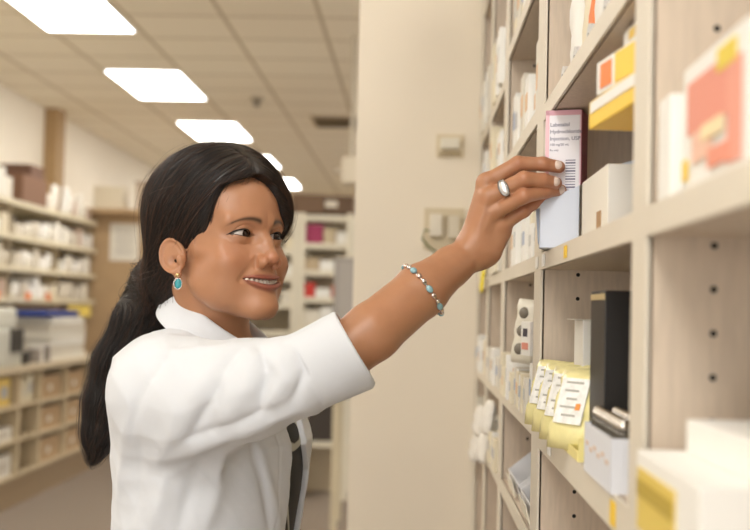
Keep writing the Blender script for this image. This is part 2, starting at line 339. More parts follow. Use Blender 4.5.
for k in (3, 4):
    for z, hs in ((1.087, (.05, .11)), (1.2514, (.05, .09)), (1.48, (.06, .1)), (1.69, (.06, .12)), (1.86, (.08, .14))):
        row(k, z, hs, (.03, .06), x0=-.01, seed=int(z*100)+k)
# taller things among them
o = packet('blister_pack', (SX-.004, 1.80, 1.3215), .050, .100, .012, M(228, 222, 206, .35), (.05, .12, .6), 'tall blister pack standing on the cartons, lower shelf beyond the second upright', 'blister pack')
for k in range(3): MB().sph((-.007, 0, .022+.028*k), (.006, .010, .009), 14).build('blister', M(120, 112, 100, .25), o, True)
o = carton('medicine_box', (SX+.010, 1.725, 1.3365), (.03, .045, .05), white, .2, 'small white carton with dark and pink marks beside the tall blister pack', 'box')
plate('dark_mark', o, (-.0156, 0, .034), (.0008, .02, .012), M(50, 45, 60)); plate('pink_mark', o, (-.0156, 0, .014), (.0008, .03, .010), M(230, 150, 130))
for i, y in enumerate((1.76, 2.00)):
    t = empty('storage_bin', (SX+.09, y, 1.0875), 0, '%s translucent grey bin on the low shelf beyond the second upright' % ('nearer', 'farther')[i], 'bin', 'grey bins on the low shelf')
    fm = M(244, 244, 246, .4)
    MB().poly([(-.075, -.10, 0), (.08, -.10, 0), (.08, -.10, .095), (-.03, -.10, .075), (-.085, -.10, .03)], .002).build('side_wall', fm, t)
    MB().poly([(-.075, .10, 0), (.08, .10, 0), (.08, .10, .095), (-.03, .10, .075), (-.085, .10, .03)], .002).build('side_wall', fm, t)
    MB().box((0, 0, .001), (.15, .20, .002)).build('bin_floor', fm, t); MB().box((-.080, 0, .016), (.002, .20, .034), (0, -.25, 0)).build('front_lip', fm, t); plate('label_card', t, (-.088, 0, .018), (.0015, .11, .028), M(238, 232, 214), (0, -.25, 0))
o = packet('hanging_tag', (SX-.014, 2.72, 1.445), .07, .06, .004, M(246, 226, 40), (0, .1, 0), 'bright yellow tag hanging from the middle shelf edge behind the wrist', 'tag')
for i, y in enumerate((2.95, 2.80, 2.62, 2.45)):
    packet('hanging_bag', (SX-.014, y, (1.02, 1.10, 1.06, 1.14)[i]), .05, .075, .022, M(236, 232, 224, .4), (0, .15, .2), 'pale plastic bag hung on the front of the far shelving, %s' % ('beside the wall', 'second from the wall', 'third from the wall', 'fourth from the wall')[i], 'bag', 'bags hung on the far shelving')

# ---- fittings on the beige wall
def wp(px, py): return P(px, py, WY)
a = wp(450, 146); th = empty('thermostat', (a.x, WY, a.z), 0, 'beige wall thermostat on the beige wall above the bracelet', 'thermostat')
MB().box((0, -.004, 0), (.075, .008, .062), bev=.003).build('back_plate', M(214, 200, 172), th); MB().box((0, -.018, .004), (.052, .022, .030), bev=.004).build('housing', M(222, 216, 200), th)
MB().box((0, -.012, -.022), (.058, .010, .007), bev=.002).build('lower_lip', M(170, 152, 118), th)
a = wp(444, 229); sw = empty('wall_socket', (a.x, WY, a.z), 0, 'square cream socket plate with plugged adapter on the beige wall', 'wall socket')
MB().box((0, -.003, 0), (.108, .006, .112), bev=.002).build('cover_plate', M(206, 192, 164), sw); MB().box((-.022, -.02, .008), (.034, .034, .060), bev=.004).build('adapter', M(224, 216, 200), sw); MB().box((.026, -.018, .004), (.030, .030, .060), bev=.004).build('adapter', M(214, 204, 184), sw)
mb = MB(); mb.tube([(-.034, -.02, -.010), (-.052, -.03, -.004), (-.058, -.03, -.03), (-.040, -.025, -.050), (-.02, -.02, -.065), (-.016, -.012, -.10)], .003, 8); mb.build('cord', M(120, 128, 96), sw, True)

# ---- far left: counter, cubbies, wall shelves
CX0 = -2.67; CB_ = 10.15; CZ = .95
mb = MB().box(((CX0+WX)/2-.0, 8.2, CZ-.02), (CX0-WX+.03, 4.1, .04), bev=.004); o = mb.build('worktop', M(198, 182, 154, .5)); tag(o, 'long beige worktop along the left wall', 'worktop')
cab = empty('base_cabinet', ((CX0+WX)/2, 8.3, 0), 0, 'open wooden base cabinet with bin cubbies under the left worktop', 'cabinet')
W2 = CX0-WX-.01; cubby_shade = M(150, 126, 98, .6); cl = M(198, 180, 148, .6)
MB().box((-.01, 0, .10), (W2-.02, 3.7, .20)).build('plinth', M(150, 128, 100), cab)
MB().box((-W2/2+.02, 0, .55), (.02, 3.7, .70)).build('back_panel', cubby_shade, cab)  # darker than the frame: shade inside the cubbies put into the colour
ys = [-1.85, -.45, .0, .62, 1.22, 1.85]
for y in ys: MB().box((0, y, .555), (W2, .03, .71)).build('side_panel', cl, cab)
for y0, y1, lv in ((-1.85, -.45, (.21, .45, .68)), (-.45, 0, (.21, .45, .68)), (0, .62, (.21, .44, .67)), (.62, 1.22, (.21, .44, .67)), (1.22, 1.85, (.21, .44, .67))):
    for z in lv: MB().box((0, (y0+y1)/2, z), (W2, y1-y0-.03, .02)).build('shelf_board', cl, cab)
bn = 0
for yi, (y0, y1) in enumerate(((0, .62), (.62, 1.22), (1.22, 1.85))):
    for zi, z in enumerate((.22, .45, .68)):
        t = empty('cardboard_bin', ((CX0+WX)/2+.18, 8.3+(y0+y1)/2, z+.001), 0, 'tan drawer bin with white knob in the %s row, %s column of cubbies' % (('bottom', 'middle', 'top')[zi], ('nearest', 'middle', 'farthest')[yi]), 'bin', 'bins in the cubbies')
        MB().box((0, 0, .0), (.36, .52, .004)).box((.178, 0, .083), (.006, .56, .165)).box((-.178, 0, .065), (.006, .52, .135)).box((0, .26, .055), (.36, .006, .11)).box((0, -.26, .055), (.36, .006, .11)).build('bin_body', M(186, 156, 120, .8), t)
        MB().box((.186, 0, .075), (.012, .07, .045), bev=.003).build('knob', M(232, 224, 204), t)
def pile(name, n, x, ya, yb, z, sx, sy, sz, mats, label, cat, group, seed):
    rr = random.Random(seed)
    for k in range(n):
        y = ya+(yb-ya)*(k+.5)/n; w_ = min((yb-ya)/n*.92, rr.uniform(*sy)); h_ = rr.uniform(*sz); dd = rr.uniform(*sx)
        o = carton(name, (x-dd/2, y, z), (dd, w_, h_), rr.choice(mats), 0, label+', %s from the near end' % ORD[k+1], cat, group, bev=.004)
        plate('label', o, (dd/2+.001, 0, h_*.5), (.001, w_*.6, h_*.4), rr.choice([M(220, 214, 200), M(196, 186, 170), M(180, 180, 185)]))
pile('medicine_box', 3, CX0-.05, 7.0, 7.8, .691, (.2, .3), (.2, .25), (.15, .19), (M(226, 196, 110), M(232, 212, 140)), 'yellowish carton on the top shelf of the base cabinet', 'box', 'yellow cartons in the base cabinet', 1)
pile('storage_tub', 3, CX0-.03, 6.6, 7.8, .221, (.3, .35), (.34, .38), (.12, .16), (M(214, 208, 196), M(222, 216, 204)), 'pale tub on the bottom shelf of the base cabinet', 'tub', 'pale tubs in the base cabinet', 2)
pile('storage_tub', 3, CX0-.03, 6.6, 7.8, .461, (.3, .35), (.34, .38), (.08, .12), (M(214, 208, 196), M(222, 216, 204)), 'pale tub on the middle shelf of the base cabinet', 'tub', 'pale tubs in the base cabinet', 3)
pile('yellow_packet', 4, CX0-.10, 6.7, 7.8, .60, (.1, .15), (.10, .14), (.03, .05), (yellow,), 'small yellow packet on a tub in the base cabinet', 'packet', 'yellow packets on tubs', 4)
pile('medicine_box', 3, CX0-.05, 7.9, 8.25, .691, (.2, .3), (.09, .11), (.12, .2), (cream, offw), 'cream carton in the narrow slot of the base cabinet', 'box', 'cream cartons in the narrow slot', 5)
# on the worktop
pr = empty('label_printer', (-2.90, 7.70, CZ), 0, 'grey and white desktop machine at the left edge, on the worktop', 'printer')
MB().box((0, 0, .13), (.40, .50, .26), bev=.03).build('housing', M(200, 198, 186, .5), pr); MB().box((.0, 0, .33), (.34, .42, .14), bev=.03).build('lid', M(214, 212, 200, .5), pr); MB().box((.205, .1, .18), (.02, .22, .16)).build('dark_panel', M(60, 56, 52), pr)
mc = empty('desk_telephone', (-2.86, 8.22, CZ), .2, 'dark telephone on the worktop beside the grey machine', 'telephone')
MB().box((0, 0, .04), (.22, .24, .08), bev=.01).build('base', M(56, 50, 46), mc); MB().box((-.03, -.08, .11), (.20, .06, .06), bev=.02).build('handset', M(40, 36, 34), mc)
for i in range(6):
    carton('document_tray', (-2.95, 9.15, CZ+.001+.055*i), (.42, .95-.03*(i % 3), .048), (M(226, 220, 206), M(214, 206, 190), M(234, 230, 220))[i % 3], .02*(i % 2), 'pale flat pack in the stack on the worktop, %s from the bottom' % ('first', 'second', 'third', 'fourth', 'fifth', 'topmost, sixth')[i], 'stack', 'flat packs stacked on the worktop', bev=.01)
carton('blue_binder', (-2.92, 9.00, CZ+.332), (.36, .80, .05), M(52, 70, 140, .5), 0, 'blue binder lying on top of the stack of flat packs', 'binder', bev=.01)
carton('yellow_packet', (-2.80, 9.62, CZ+.332), (.15, .18, .09), M(232, 204, 96), .1, 'yellow packet on the stack beside the blue binder', 'packet')
for i in range(5): carton('small_box', (-2.78, 8.42+.075*i, CZ), (.09, .055, .10+.02*(i % 2)), (M(150, 140, 130), M(220, 214, 204), M(90, 80, 76))[i % 3], 0, '%s small item in the row in front of the stacked flat packs' % ('nearest', 'second', 'third', 'fourth', 'farthest')[i], 'box', 'small items on the worktop')
# wall shelves
ws = empty('wall_shelving', (WX, 8.67, 0), 0, 'four long cream shelves on the left wall, full of packages', 'shelving')
SHZ = [1.425, 1.665, 1.906, 2.17]; SHX = .43
for z in SHZ: MB().box((SHX/2, 0, z-.02), (SHX, 4.6, .04), bev=.003).build('shelf_board', M(222, 210, 182, .6), ws)
for y in (-2.29, -1.1, .1, 1.3, 2.29): MB().box((SHX/2-.03, y, 1.695), (SHX-.06, .02, .90)).build('bracket_panel', M(200, 184, 154), ws)
rr = random.Random(5); pm = [M(236, 230, 218), M(226, 218, 202), M(214, 204, 186), M(238, 234, 226), M(228, 216, 190), M(196, 170, 150)]
for zi, z in enumerate(SHZ[:3]+[SHZ[3]]):
    y = 6.62; num = 0
    while y < 10.85:
        w_ = rr.uniform(.09, .20); h_ = rr.uniform(.09, .17) if zi < 3 else rr.uniform(.08, .26); dd = rr.uniform(.2, .32)
        if any(abs(y+w_/2-(8.67+q)) < w_/2+.02 for q in (-2.29, -1.1, .1, 1.3, 2.29)): y += .03; continue
        nm = ('bottom', 'second', 'third', 'top')[zi]; kind = rr.random(); num += 1
        if kind < .6: o = carton('medicine_box', (WX+SHX-.03-dd/2, y+w_/2, z+.0005), (dd, w_-.01, h_), rr.choice(pm), 0, 'pale package on the %s left wall shelf, %s from its near end' % (nm, ORD[num]), 'box', 'packages on the %s wall shelf' % nm, bev=.006)
        else: o = packet('wrapped_bag', (WX+SHX-.06, y+w_/2, z+.0005), w_-.01, h_, .05, rr.choice(pm[:4]), (0, .1, 0), 'pale soft bag on the %s left wall shelf, %s from its near end' % (nm, ORD[num]), 'bag', 'soft bags on the %s wall shelf' % nm)
        y += w_+rr.uniform(0, .03)
        if zi == 3 and 8.6 < y < 9.5: y = 9.5
for i, (y, mm) in enumerate(((8.35, orange), (9.05, orange), (9.55, M(220, 120, 60)))): plate('orange_tag', ws, (SHX+.004, y-8.67, SHZ[0]-.0+.012), (.004, .11, .06), mm)
for i, (y, mm) in enumerate(((8.25, M(196, 120, 90)), (8.0, M(190, 130, 100)))): carton('medicine_box', (WX+SHX-.02-.05, y, SHZ[1]+.145), (.05, .16, .02), mm, 0, '%s reddish strip pack on the second wall shelf' % ('farther', 'nearer')[i], 'packet', bev=.003)
o = carton('cardboard_box', (-3.20, 9.15, SHZ[3]+.0), (.30, .60, .22), M(130, 96, 74, .8), 0, 'lower brown cardboard box on the left wall shelving top', 'box', bev=.006)
o = carton('cardboard_box', (-3.20, 9.25, SHZ[3]+.2205), (.26, .34, .10), M(112, 82, 66, .8), 0, 'smaller brown box on top of the brown cardboard box at left', 'box', bev=.006)
carton('cardboard_box', (WX+.18, 8.55, SHZ[3]+.0), (.02, .02, .274), M(112, 82, 66, .8), 0, None, 'box') if False else None
# on the partition
o = carton('storage_box', (-2.42, 11.02, 2.291), (.50, .26, .26), M(186, 168, 146, .7), 0, 'wide greyish storage box on the brown partition', 'box', bev=.01); plate('lid', o, (0, 0, .262), (.52, .28, .02), M(160, 140, 120))
carton('storage_box', (-2.93, 11.0, 2.291), (.28, .24, .22), M(220, 208, 184, .7), 0, 'cream box left of the greyish storage box on the partition', 'box', bev=.01)
nt_ = MB().box((0, 0, 0), (.28, .004, .36)).build('notice', M(232, 226, 212)); a = P(124, 242, 11.0); nt_.location = (a.x, 11.017, a.z); tag(nt_, 'pale paper notice pinned to the brown partition', 'notice')
ps = MB()
for k in range(8): ps.box((0, -.0035, .13-.034*k), (.20-.03*(k % 3), .001, .008))
ps.build('print_lines', M(150, 144, 136), nt_)
# ---- shelving unit behind the face
def far_unit(x0, x1, y, top, boards, label, rr):
    t = empty('metal_shelving', ((x0+x1)/2, y, 0), 0, label, 'shelving'); w_ = x1-x0; fr_ = M(224, 216, 196, .5)
    for sx in (-1, 1):
        for sy in (0, .4): MB().box((sx*(w_/2-.02), sy, top/2), (.045, .04, top)).build('post', fr_, t)
    for z in boards: MB().box((0, .2, z-.015), (w_, .42, .04)).build('shelf_board', fr_, t)
    MB().box((0, .43, top/2), (w_, .01, top)).build('back_panel', M(176, 160, 134), t); return t
rr = random.Random(9)
xa = P(298, 300, 8.5).x; xb = P(351, 300, 8.5).x
zs = [P(325, yy, 8.5).z for yy in (216, 244, 271, 298, 326)]
zs += [zs[-1]-.42, zs[-1]-.85]
zs[-1] = max(zs[-1], .12)
far_unit(xa, xb, 8.5, zs[0]+.02, zs, 'cream metal shelving with red and crimson boxes, right of the face', rr)
xa2 = xa-.95
far_unit(xa2, xa-.01, 8.5, zs[0]+.02, [z-.05 for z in zs], 'cream metal shelving mostly hidden behind the face', rr)
def fbox(px0, px1, py0, py1, shelf, m, label, name='medicine_box', y=8.52, d=.22, cat='box', off=0):
    a = P(px0, 300, y); b = P(px1, 300, y); h_ = P(325, py0, y).z-P(325, py1, y).z
    return carton(name, ((a.x+b.x)/2, y+d/2, shelf+.0055+off), (b.x-a.x, d, h_), m, 0, label, cat, bev=.005)
fbox(304, 321, 222, 241, zs[1], M(158, 52, 92), 'crimson box on the upper shelf of the cream shelving'); fbox(322, 334, 226, 241, zs[1], M(196, 180, 150), 'tan box right of the crimson box'); fbox(335, 348, 229, 241, zs[1], white, 'white box at the right end of the crimson box shelf')
fbox(303, 318, 256, 268, zs[2], M(190, 170, 140), 'tan box on the second shelf of the cream shelving'); fbox(319, 333, 258, 268, zs[2], white, 'white box in the middle of the second cream shelf'); fbox(334, 348, 254, 268, zs[2], offw, 'off-white box at the right of the second cream shelf')
fbox(304, 314, 281, 295, zs[3], M(206, 60, 52), 'bright red box on the third shelf of the cream shelving'); fbox(315, 330, 286, 295, zs[3], white, 'low white box right of the bright red box'); fbox(331, 347, 283, 295, zs[3], M(200, 120, 100), 'dusty red box at the right of the third cream shelf')
fbox(303, 320, 308, 323, zs[4], offw, 'off-white box on the fourth shelf of the cream shelving'); fbox(321, 332, 305, 323, zs[4], white, 'white upright box in the middle of the fourth cream shelf'); fbox(333, 348, 311, 323, zs[4], M(190, 176, 150), 'tan low box at the right of the fourth cream shelf')
fbox(303, 345, 405, 428, zs[5], cream, 'wide cream carton low on the cream shelving'); fbox(310, 347, 455, 505, zs[6], M(60, 52, 46), 'dark box at the bottom of the cream shelving')
fbox(283, 294, 268, 280, zs[2]-.05, white, 'white box beside the cheek on the hidden cream shelving'); fbox(281, 294, 292, 305, zs[3]-.05, offw, 'off-white box beside the mouth on the hidden cream shelving'); fbox(283, 294, 240, 252, zs[1]-.05, cream, 'cream box beside the eye on the hidden cream shelving')
o = fbox(289, 322, 192, 211, zs[0], M(116, 92, 72, .8), 'left brown cardboard box on top of the cream shelving', 'cardboard_box', d=.3, off=.015); o = fbox(323, 351, 193, 211, zs[0], M(104, 82, 64, .8), 'right brown cardboard box on top of the cream shelving', 'cardboard_box', d=.3, off=.015)
plate('paper_label', o, (-.06, -.151, .07), (.09, .002, .05), M(214, 206, 190))
# grey steel cabinet beside the wall
a = P(334, 300, 7.3); b = P(352, 300, 7.3); zt = P(343, 258, 7.3).z; zb_ = P(343, 398, 7.3).z
gc = empty('steel_cabinet', ((a.x+b.x)/2+.12, 7.5, 0), 0, 'narrow grey steel cabinet beside the edge of the beige wall', 'cabinet'); gw = b.x-a.x+.24
MB().box((0, 0, (zt+zb_)/2), (gw, .5, zt-zb_), bev=.006).build('body', M(158, 152, 146, .45), gc); MB().box((-.02, -.252, (zt+zb_)/2), (gw-.10, .008, zt-zb_-.06)).build('door', M(168, 162, 155, .45), gc)
for sx in (-1, 1):
    for sy in (-.2, .2): MB().box((sx*(gw/2-.03), sy, zb_/2), (.04, .04, zb_)).build('leg', M(200, 188, 160), gc)
# ceiling details
a = P(257, 98, 11.0); a2 = (257-414, 98-310); dy = CEIL
hx_ = P(257, 98, 1.0)-CAM; t_ = 1.8/hx_.z; q = CAM+hx_*t_
sd_o = empty('smoke_detector', (q.x, q.y, CEIL), 0, 'small grey sprinkler head under the ceiling tiles', 'sprinkler'); MB().cyl((0, 0, 0), (0, 0, -.02), .05, seg=20).build('escutcheon', M(150, 140, 122), sd_o); MB().cyl((0, 0, -.02), (0, 0, -.07), .018, .03, seg=12).build('nozzle', M(110, 100, 88), sd_o)
def on_ceil(px, py): h = P(px, py, 1.0)-CAM; return CAM+h*(1.8/h.z)
q0 = on_ceil(312, 119); q1 = on_ceil(356, 124)
vt = empty('air_vent', ((q0.x+q1.x)/2+.1, (q0.y+q1.y)/2, CEIL), 0, 'long dark air vent in the ceiling beside the beige wall', 'air vent')
MB().box((0, 0, -.006), (q1.x-q0.x+.2, .62, .012)).build('frame', M(184, 168, 140), vt)
mb = MB()
for k in range(9): mb.box((0, -.24+.06*k, -.014), (q1.x-q0.x+.14, .035, .006), (.5, 0, 0))
mb.build('louvres', M(130, 114, 92), vt)
a = P(347, 171, 7.6); ex_o = empty('ceiling_unit', (a.x+.03, 7.6, 0), 0, 'white box unit hanging below the ceiling beside the beige wall', 'ceiling unit')
MB().box((0, 0, a.z), (.12, .16, .17), bev=.012).build('housing', M(226, 216, 196, .5), ex_o); MB().cyl((0, 0, a.z+.08), (0, 0, CEIL), .015).build('stem', M(200, 190, 170), ex_o); MB().box((-.085, 0, a.z-.0), (.06, .03, .03), bev=.006).build('arm', M(190, 180, 164), ex_o)
# ------------------------------------------------------------------ smooth solid modelling (distance fields -> one mesh)
def surf(fn, lo, hi, h, B=8):
    lo = np.array(lo, float); hi = np.array(hi, float)
    n = (np.ceil((hi-lo)/(h*B)).astype(int))*B; nb = n//B
    ax = [lo[k]+h*(B*np.arange(nb[k])+B/2-.5) for k in range(3)]
    G = np.stack(np.meshgrid(*ax, indexing='ij'), -1).reshape(-1, 3).astype(np.float32)
    d = fn(G); act = np.abs(d) < h*B*1.35+.004
    V = np.repeat(np.repeat(np.repeat(d.reshape(nb), B, 0), B, 1), B, 2).astype(np.float32)
    idx = np.argwhere(act.reshape(nb)); off = np.stack(np.meshgrid(*[np.arange(B)]*3, indexing='ij'), -1).reshape(-1, 3)
    for s in range(0, len(idx), 3000):
        I = (idx[s:s+3000, None, :]*B + off[None]).reshape(-1, 3)
        V[I[:, 0], I[:, 1], I[:, 2]] = fn((lo+h*I).astype(np.float32))
    V[0] = V[-1] = 1; V[:, 0] = V[:, -1] = 1; V[:, :, 0] = V[:, :, -1] = 1
    ins = V < 0; N = np.array(V.shape)
    c = [ins[i:N[0]-1+i, j:N[1]-1+j, k:N[2]-1+k] for i in (0, 1) for j in (0, 1) for k in (0, 1)]
    s8 = sum(x.astype(np.int8) for x in c); cells = np.argwhere((s8 > 0) & (s8 < 8))
    vid = np.full(N-1, -1, np.int64); vid[tuple(cells.T)] = np.arange(len(cells))
    cor = np.array([(i, j, k) for i in (0, 1) for j in (0, 1) for k in (0, 1)])
    val = np.stack([V[tuple((cells+q).T)] for q in cor], 1)
    acc = np.zeros((len(cells), 3)); cnt = np.zeros(len(cells))
    for a in range(8):
        for b in range(a+1, 8):
            if np.abs(cor[a]-cor[b]).sum() != 1: continue
            x = (val[:, a] < 0) != (val[:, b] < 0); t = np.where(x, val[:, a]/np.where(x, val[:, a]-val[:, b], 1), 0)
            acc += (x[:, None])*(cor[a]+t[:, None]*(cor[b]-cor[a])); cnt += x
    verts = lo + h*(cells + acc/cnt[:, None]); faces = []
    for k in range(3):
        e = np.zeros(3, int); e[k] = 1; A = ins[:N[0]-e[0], :N[1]-e[1], :N[2]-e[2]]; Bq = ins[e[0]:, e[1]:, e[2]:]
        cr = np.argwhere(A != Bq); flip = A[tuple(cr.T)]
        u = np.zeros(3, int); v = np.zeros(3, int); u[(k+1) % 3] = 1; v[(k+2) % 3] = 1
        ok = (cr[:, (k+1) % 3] > 0) & (cr[:, (k+2) % 3] > 0); cr = cr[ok]; flip = flip[ok]
        q = np.stack([vid[tuple((cr-u-v).T)], vid[tuple((cr-v).T)], vid[tuple(cr.T)], vid[tuple((cr-u).T)]], 1)
        q[~flip] = q[~flip][:, ::-1]; faces.append(q)
    return verts, np.concatenate(faces)
def to_mesh(name, vf, m, parent=None, col=None):
    v, f = vf; me = bpy.data.meshes.new(name)
    me.vertices.add(len(v)); me.vertices.foreach_set('co', np.asarray(v, np.float32).ravel())
    me.loops.add(len(f)*4); me.loops.foreach_set('vertex_index', f.ravel().astype(np.int32))
    me.polygons.add(len(f)); me.polygons.foreach_set('loop_start', np.arange(0, len(f)*4, 4, dtype=np.int32))
    me.update(calc_edges=True); me.validate()
    if col is not None:
        a = me.color_attributes.new('tint', 'FLOAT_COLOR', 'POINT'); a.data.foreach_set('color', np.concatenate([col, np.ones((len(v), 1))], 1).astype(np.float32).ravel())
    return link(name, me, m, parent, True)
def V3(a): return np.array([float(x) for x in a], np.float32)
def ell(p, c, r, R=None):
    q = p-V3(c)
    if R is not None: q = q@np.array(R, np.float32)
    r = V3(r); k = np.linalg.norm(q/r, axis=1); k2 = np.linalg.norm(q/(r*r), axis=1)
    return k*(k-1)/np.maximum(k2, 1e-6)
def cap(p, a, b, ra, rb):
    a = V3(a); b = V3(b); ab = b-a; t = np.clip((p-a)@ab/max(float(ab@ab), 1e-9), 0, 1)
    return np.linalg.norm(p-a-t[:, None]*ab, axis=1) - (ra+(rb-ra)*t)
def chain(p, pts, rs, k=.004):
    d = None
    for i in range(len(pts)-1):
        e = cap(p, pts[i], pts[i+1], rs[i], rs[i+1]); d = e if d is None else smin(d, e, k)
    return d
def smin(a, b, k):
    h = np.clip(.5+.5*(b-a)/k, 0, 1); return b+(a-b)*h-k*h*(1-h)
def smax(a, b, k): return -smin(-a, -b, k)
def rotm(fwd, up):                                    # columns: forward, left, up
    f = Vector(fwd).normalized(); l = Vector(up).cross(f).normalized(); u = f.cross(l)
    return np.array([[f[i], l[i], u[i]] for i in range(3)], np.float32)
def bump(x, c, w): return np.exp(-((x-c)/w)**2)

# ------------------------------------------------------------------ the woman: frames
HP = math.radians(8.5)
hf = Vector((.796*math.cos(HP), -.605*math.cos(HP), math.sin(HP)))
HR = rotm(hf, (-.02, .02, 1))
EYES = P(260, 235.5, 1.503)
HO = np.array(EYES) - HR@np.array([.080, 0, 0])       # head origin: at eye level above the ear canals
def H(x, y, z): return Vector((HO+HR@np.array([x, y, z])).tolist())
TF = Vector((.966, -.26, 0)); TL = Vector((.26, .966, 0))
TC = P(205, 400, 1.585); TC.z = 0
def T(f, l, z): return TC+TF*f+TL*l+Vector((0, 0, z))

EY = (.0703, .0294, 0.0); ER = .0132
def head_sd(q):                                       # q in head coordinates
    x, y, z = q[:, 0], q[:, 1], q[:, 2]; ay = np.abs(y); s = np.stack([x, ay, z], 1)
    d = ell(s, (-.008, 0, .035), (.094, .072, .080))
    d = smin(d, ell(s, (.020, 0, .035), (.076, .062, .066)), .02)                 # forehead
    d = smin(d, ell(s, (.030, 0, -.022), (.058, .059, .066)), .02)                 # mid face
    d = smin(d, ell(s, (.048, 0, -.064), (.043, .033, .038)), .018)                # muzzle
    d = smin(d, cap(s, (.012, .049, -.055), (.070, .012, -.096), .012, .011), .024)   # jawline
    d = smin(d, ell(s, (.079, .0, -.094), (.0145, .0155, .0125)), .014)               # chin
    d = smin(d, ell(s, (.057, .042, -.034), (.0225, .0215, .019)), .014)             # cheek
    d = smin(d, ell(s, (.036, .036, -.055), (.034, .026, .036)), .016)
    d = smin(d, cap(s, (.03, .058, -.014), (.055, .048, -.016), .008, .009), .014) # cheekbone
    d = smin(d, cap(s, (.083, .010, .016), (.070, .044, .018), .009, .008), .014)  # brow
    d = smax(d, -ell(s, (.100, .0270, -.003), (.0225, .0170, .0130)), .012)        # eye socket
    eye = cap(s, (EY[0], EY[1], 0), (EY[0], EY[1], 0), ER+.0018, ER+.0018)
    d = smin(d, eye, .006)
    # eyelid opening
    u = ay-EY[1]; w = np.clip(1-(u/.0165)**2, 0, 1)
    top = .0056*w**.8 + .0010*np.clip(u/.015, -1, 1); bot = -.0040*w**.9 + .0010*np.clip(u/.015, -1, 1)
    op = np.maximum(np.maximum(z-top, bot-z), np.abs(u)-.0163); op = np.maximum(op, .070-x)
    d = smax(d, -np.maximum(op, -(ell(s, (EY[0], EY[1], 0), (ER+.0002,)*3)) if False else op), .0006)
    # lid crease and under-eye
    r = np.hypot(u/1.35, z-.0005); d += .0008*bump(r, .0108, .0011)*(z > -.002)*(x > .05)*(ay < .05)
    d += .0010*bump(z, -.0135+.10*np.abs(u), .0016)*bump(u, 0, .013)*(x > .05)
    # nose
    n = cap(s, (.0835, 0, .004), (.0972, 0, -.027), .0056, .0070)
    n = smin(n, ell(s, (.0972, 0, -.0325), (.0108, .0096, .0092)), .005)
    n = smin(n, ell(s, (.0915, .0122, -.0375), (.0110, .0072, .0082)), .005)
    n = smin(n, cap(s, (.090, .0, -.012), (.080, .012, -.028), .008, .009), .010)
    d = smin(d, n, .0065)
    d = smax(d, -ell(s, (.0955, .0078, -.0430), (.0068, .0036, .0040)), .002)      # nostril
    d = smax(d, -cap(s, (.0880, .0190, -.031), (.0850, .0185, -.043), .0010, .0010), .005)
    # smile fold
    d = smax(d, -cap(s, (.0870, .0215, -.037), (.0765, .0375, -.060), .0018, .0022), .0055)
    # mouth
    sm = 5.2*np.clip(ay, 0, .03)**2                                              # corners rise
    zm = z-(-.0618+sm*1.0); lipx = .0905-9.5*ay**2
    wd = np.clip(1-(ay/.0330)**2, 0, 1)
    s2 = np.stack([x-lipx, ay*0, zm], 1)
    ul = np.hypot(s2[:, 0]*.9, (s2[:, 2]-.0046*wd**.6)) - (.0028*wd**.5+.0002)
    ll = np.hypot(s2[:, 0]*.85+.0005, (s2[:, 2]+.0086*wd**.7)) - (.0042*wd**.6+.0002)
    msk = np.maximum(ay-.0340, -1)
    d = smin(d, np.maximum(ul, msk), .003); d = smin(d, np.maximum(ll, msk), .0035)
    gap = np.maximum(np.maximum(zm-.0022*wd**.7, -.0043*wd**.8-zm), np.maximum(ay-.0318, .072-x))
    d = smax(d, -gap, .0012)
    d = smax(d, -ell(s, (.101, 0, -.0835), (.006, .014, .0045)), .006)              # under the lower lip
    d = smax(d, -cap(s, (.0995, 0, -.0475), (.0990, 0, -.0535), .0018, .0020), .003) # philtrum
    d = smax(d, -ell(s, (.086, .0305, -.0565), (.004, .003, .0035)), .006)
    # temple
    d = smax(d, -ell(s, (.058, .073, .022), (.022, .012, .022)), .012)
    return d
def ear_sd(q):
    s = np.stack([q[:, 0], np.abs(q[:, 1]), q[:, 2]], 1)
    t = (s-V3((-.008, .071, -.019)))/.86; a = -.25; ca, sa = math.cos(a), math.sin(a)
    ex = t[:, 0]*ca-t[:, 2]*sa; ez = t[:, 0]*sa+t[:, 2]*ca
    ey = t[:, 1]-(-ex*.42)-.002                                           # the ear stands off backwards
    ez2 = np.where(ez < 0, ez*1.05, ez*.95); R = np.hypot(ex*1.55, ez2)+ .12*np.clip(-ez, 0, 1)*1.0
    th = .0028; sh = np.maximum(np.abs(ey)-th, R-.0285)
    rim = np.hypot(R-.0275, ey-.0022)-.0028
    rim = np.maximum(rim, -(ex+.012) if False else rim)
    d = smin(np.maximum(sh, R-.029), rim, .0025)
    d = smax(d, -(np.hypot(np.hypot((ex-.001)*1.15, ez+.006)-.0, (ey-.0085)*1.0)-.0100), .003)  # concha
    d = smax(d, -(np.hypot(R-.0215, ey-.0045)-.0022), .003)                                        # groove inside the helix
    d = d*.86
    d = smin(d, ell(s, (.004, .0735, -.024), (.0045, .0035, .0060)), .004)                          # tragus
    d = smin(d, ell(s, (-.002, .0732, -.0425), (.0065, .0032, .0060)), .005)                         # lobe
    return d

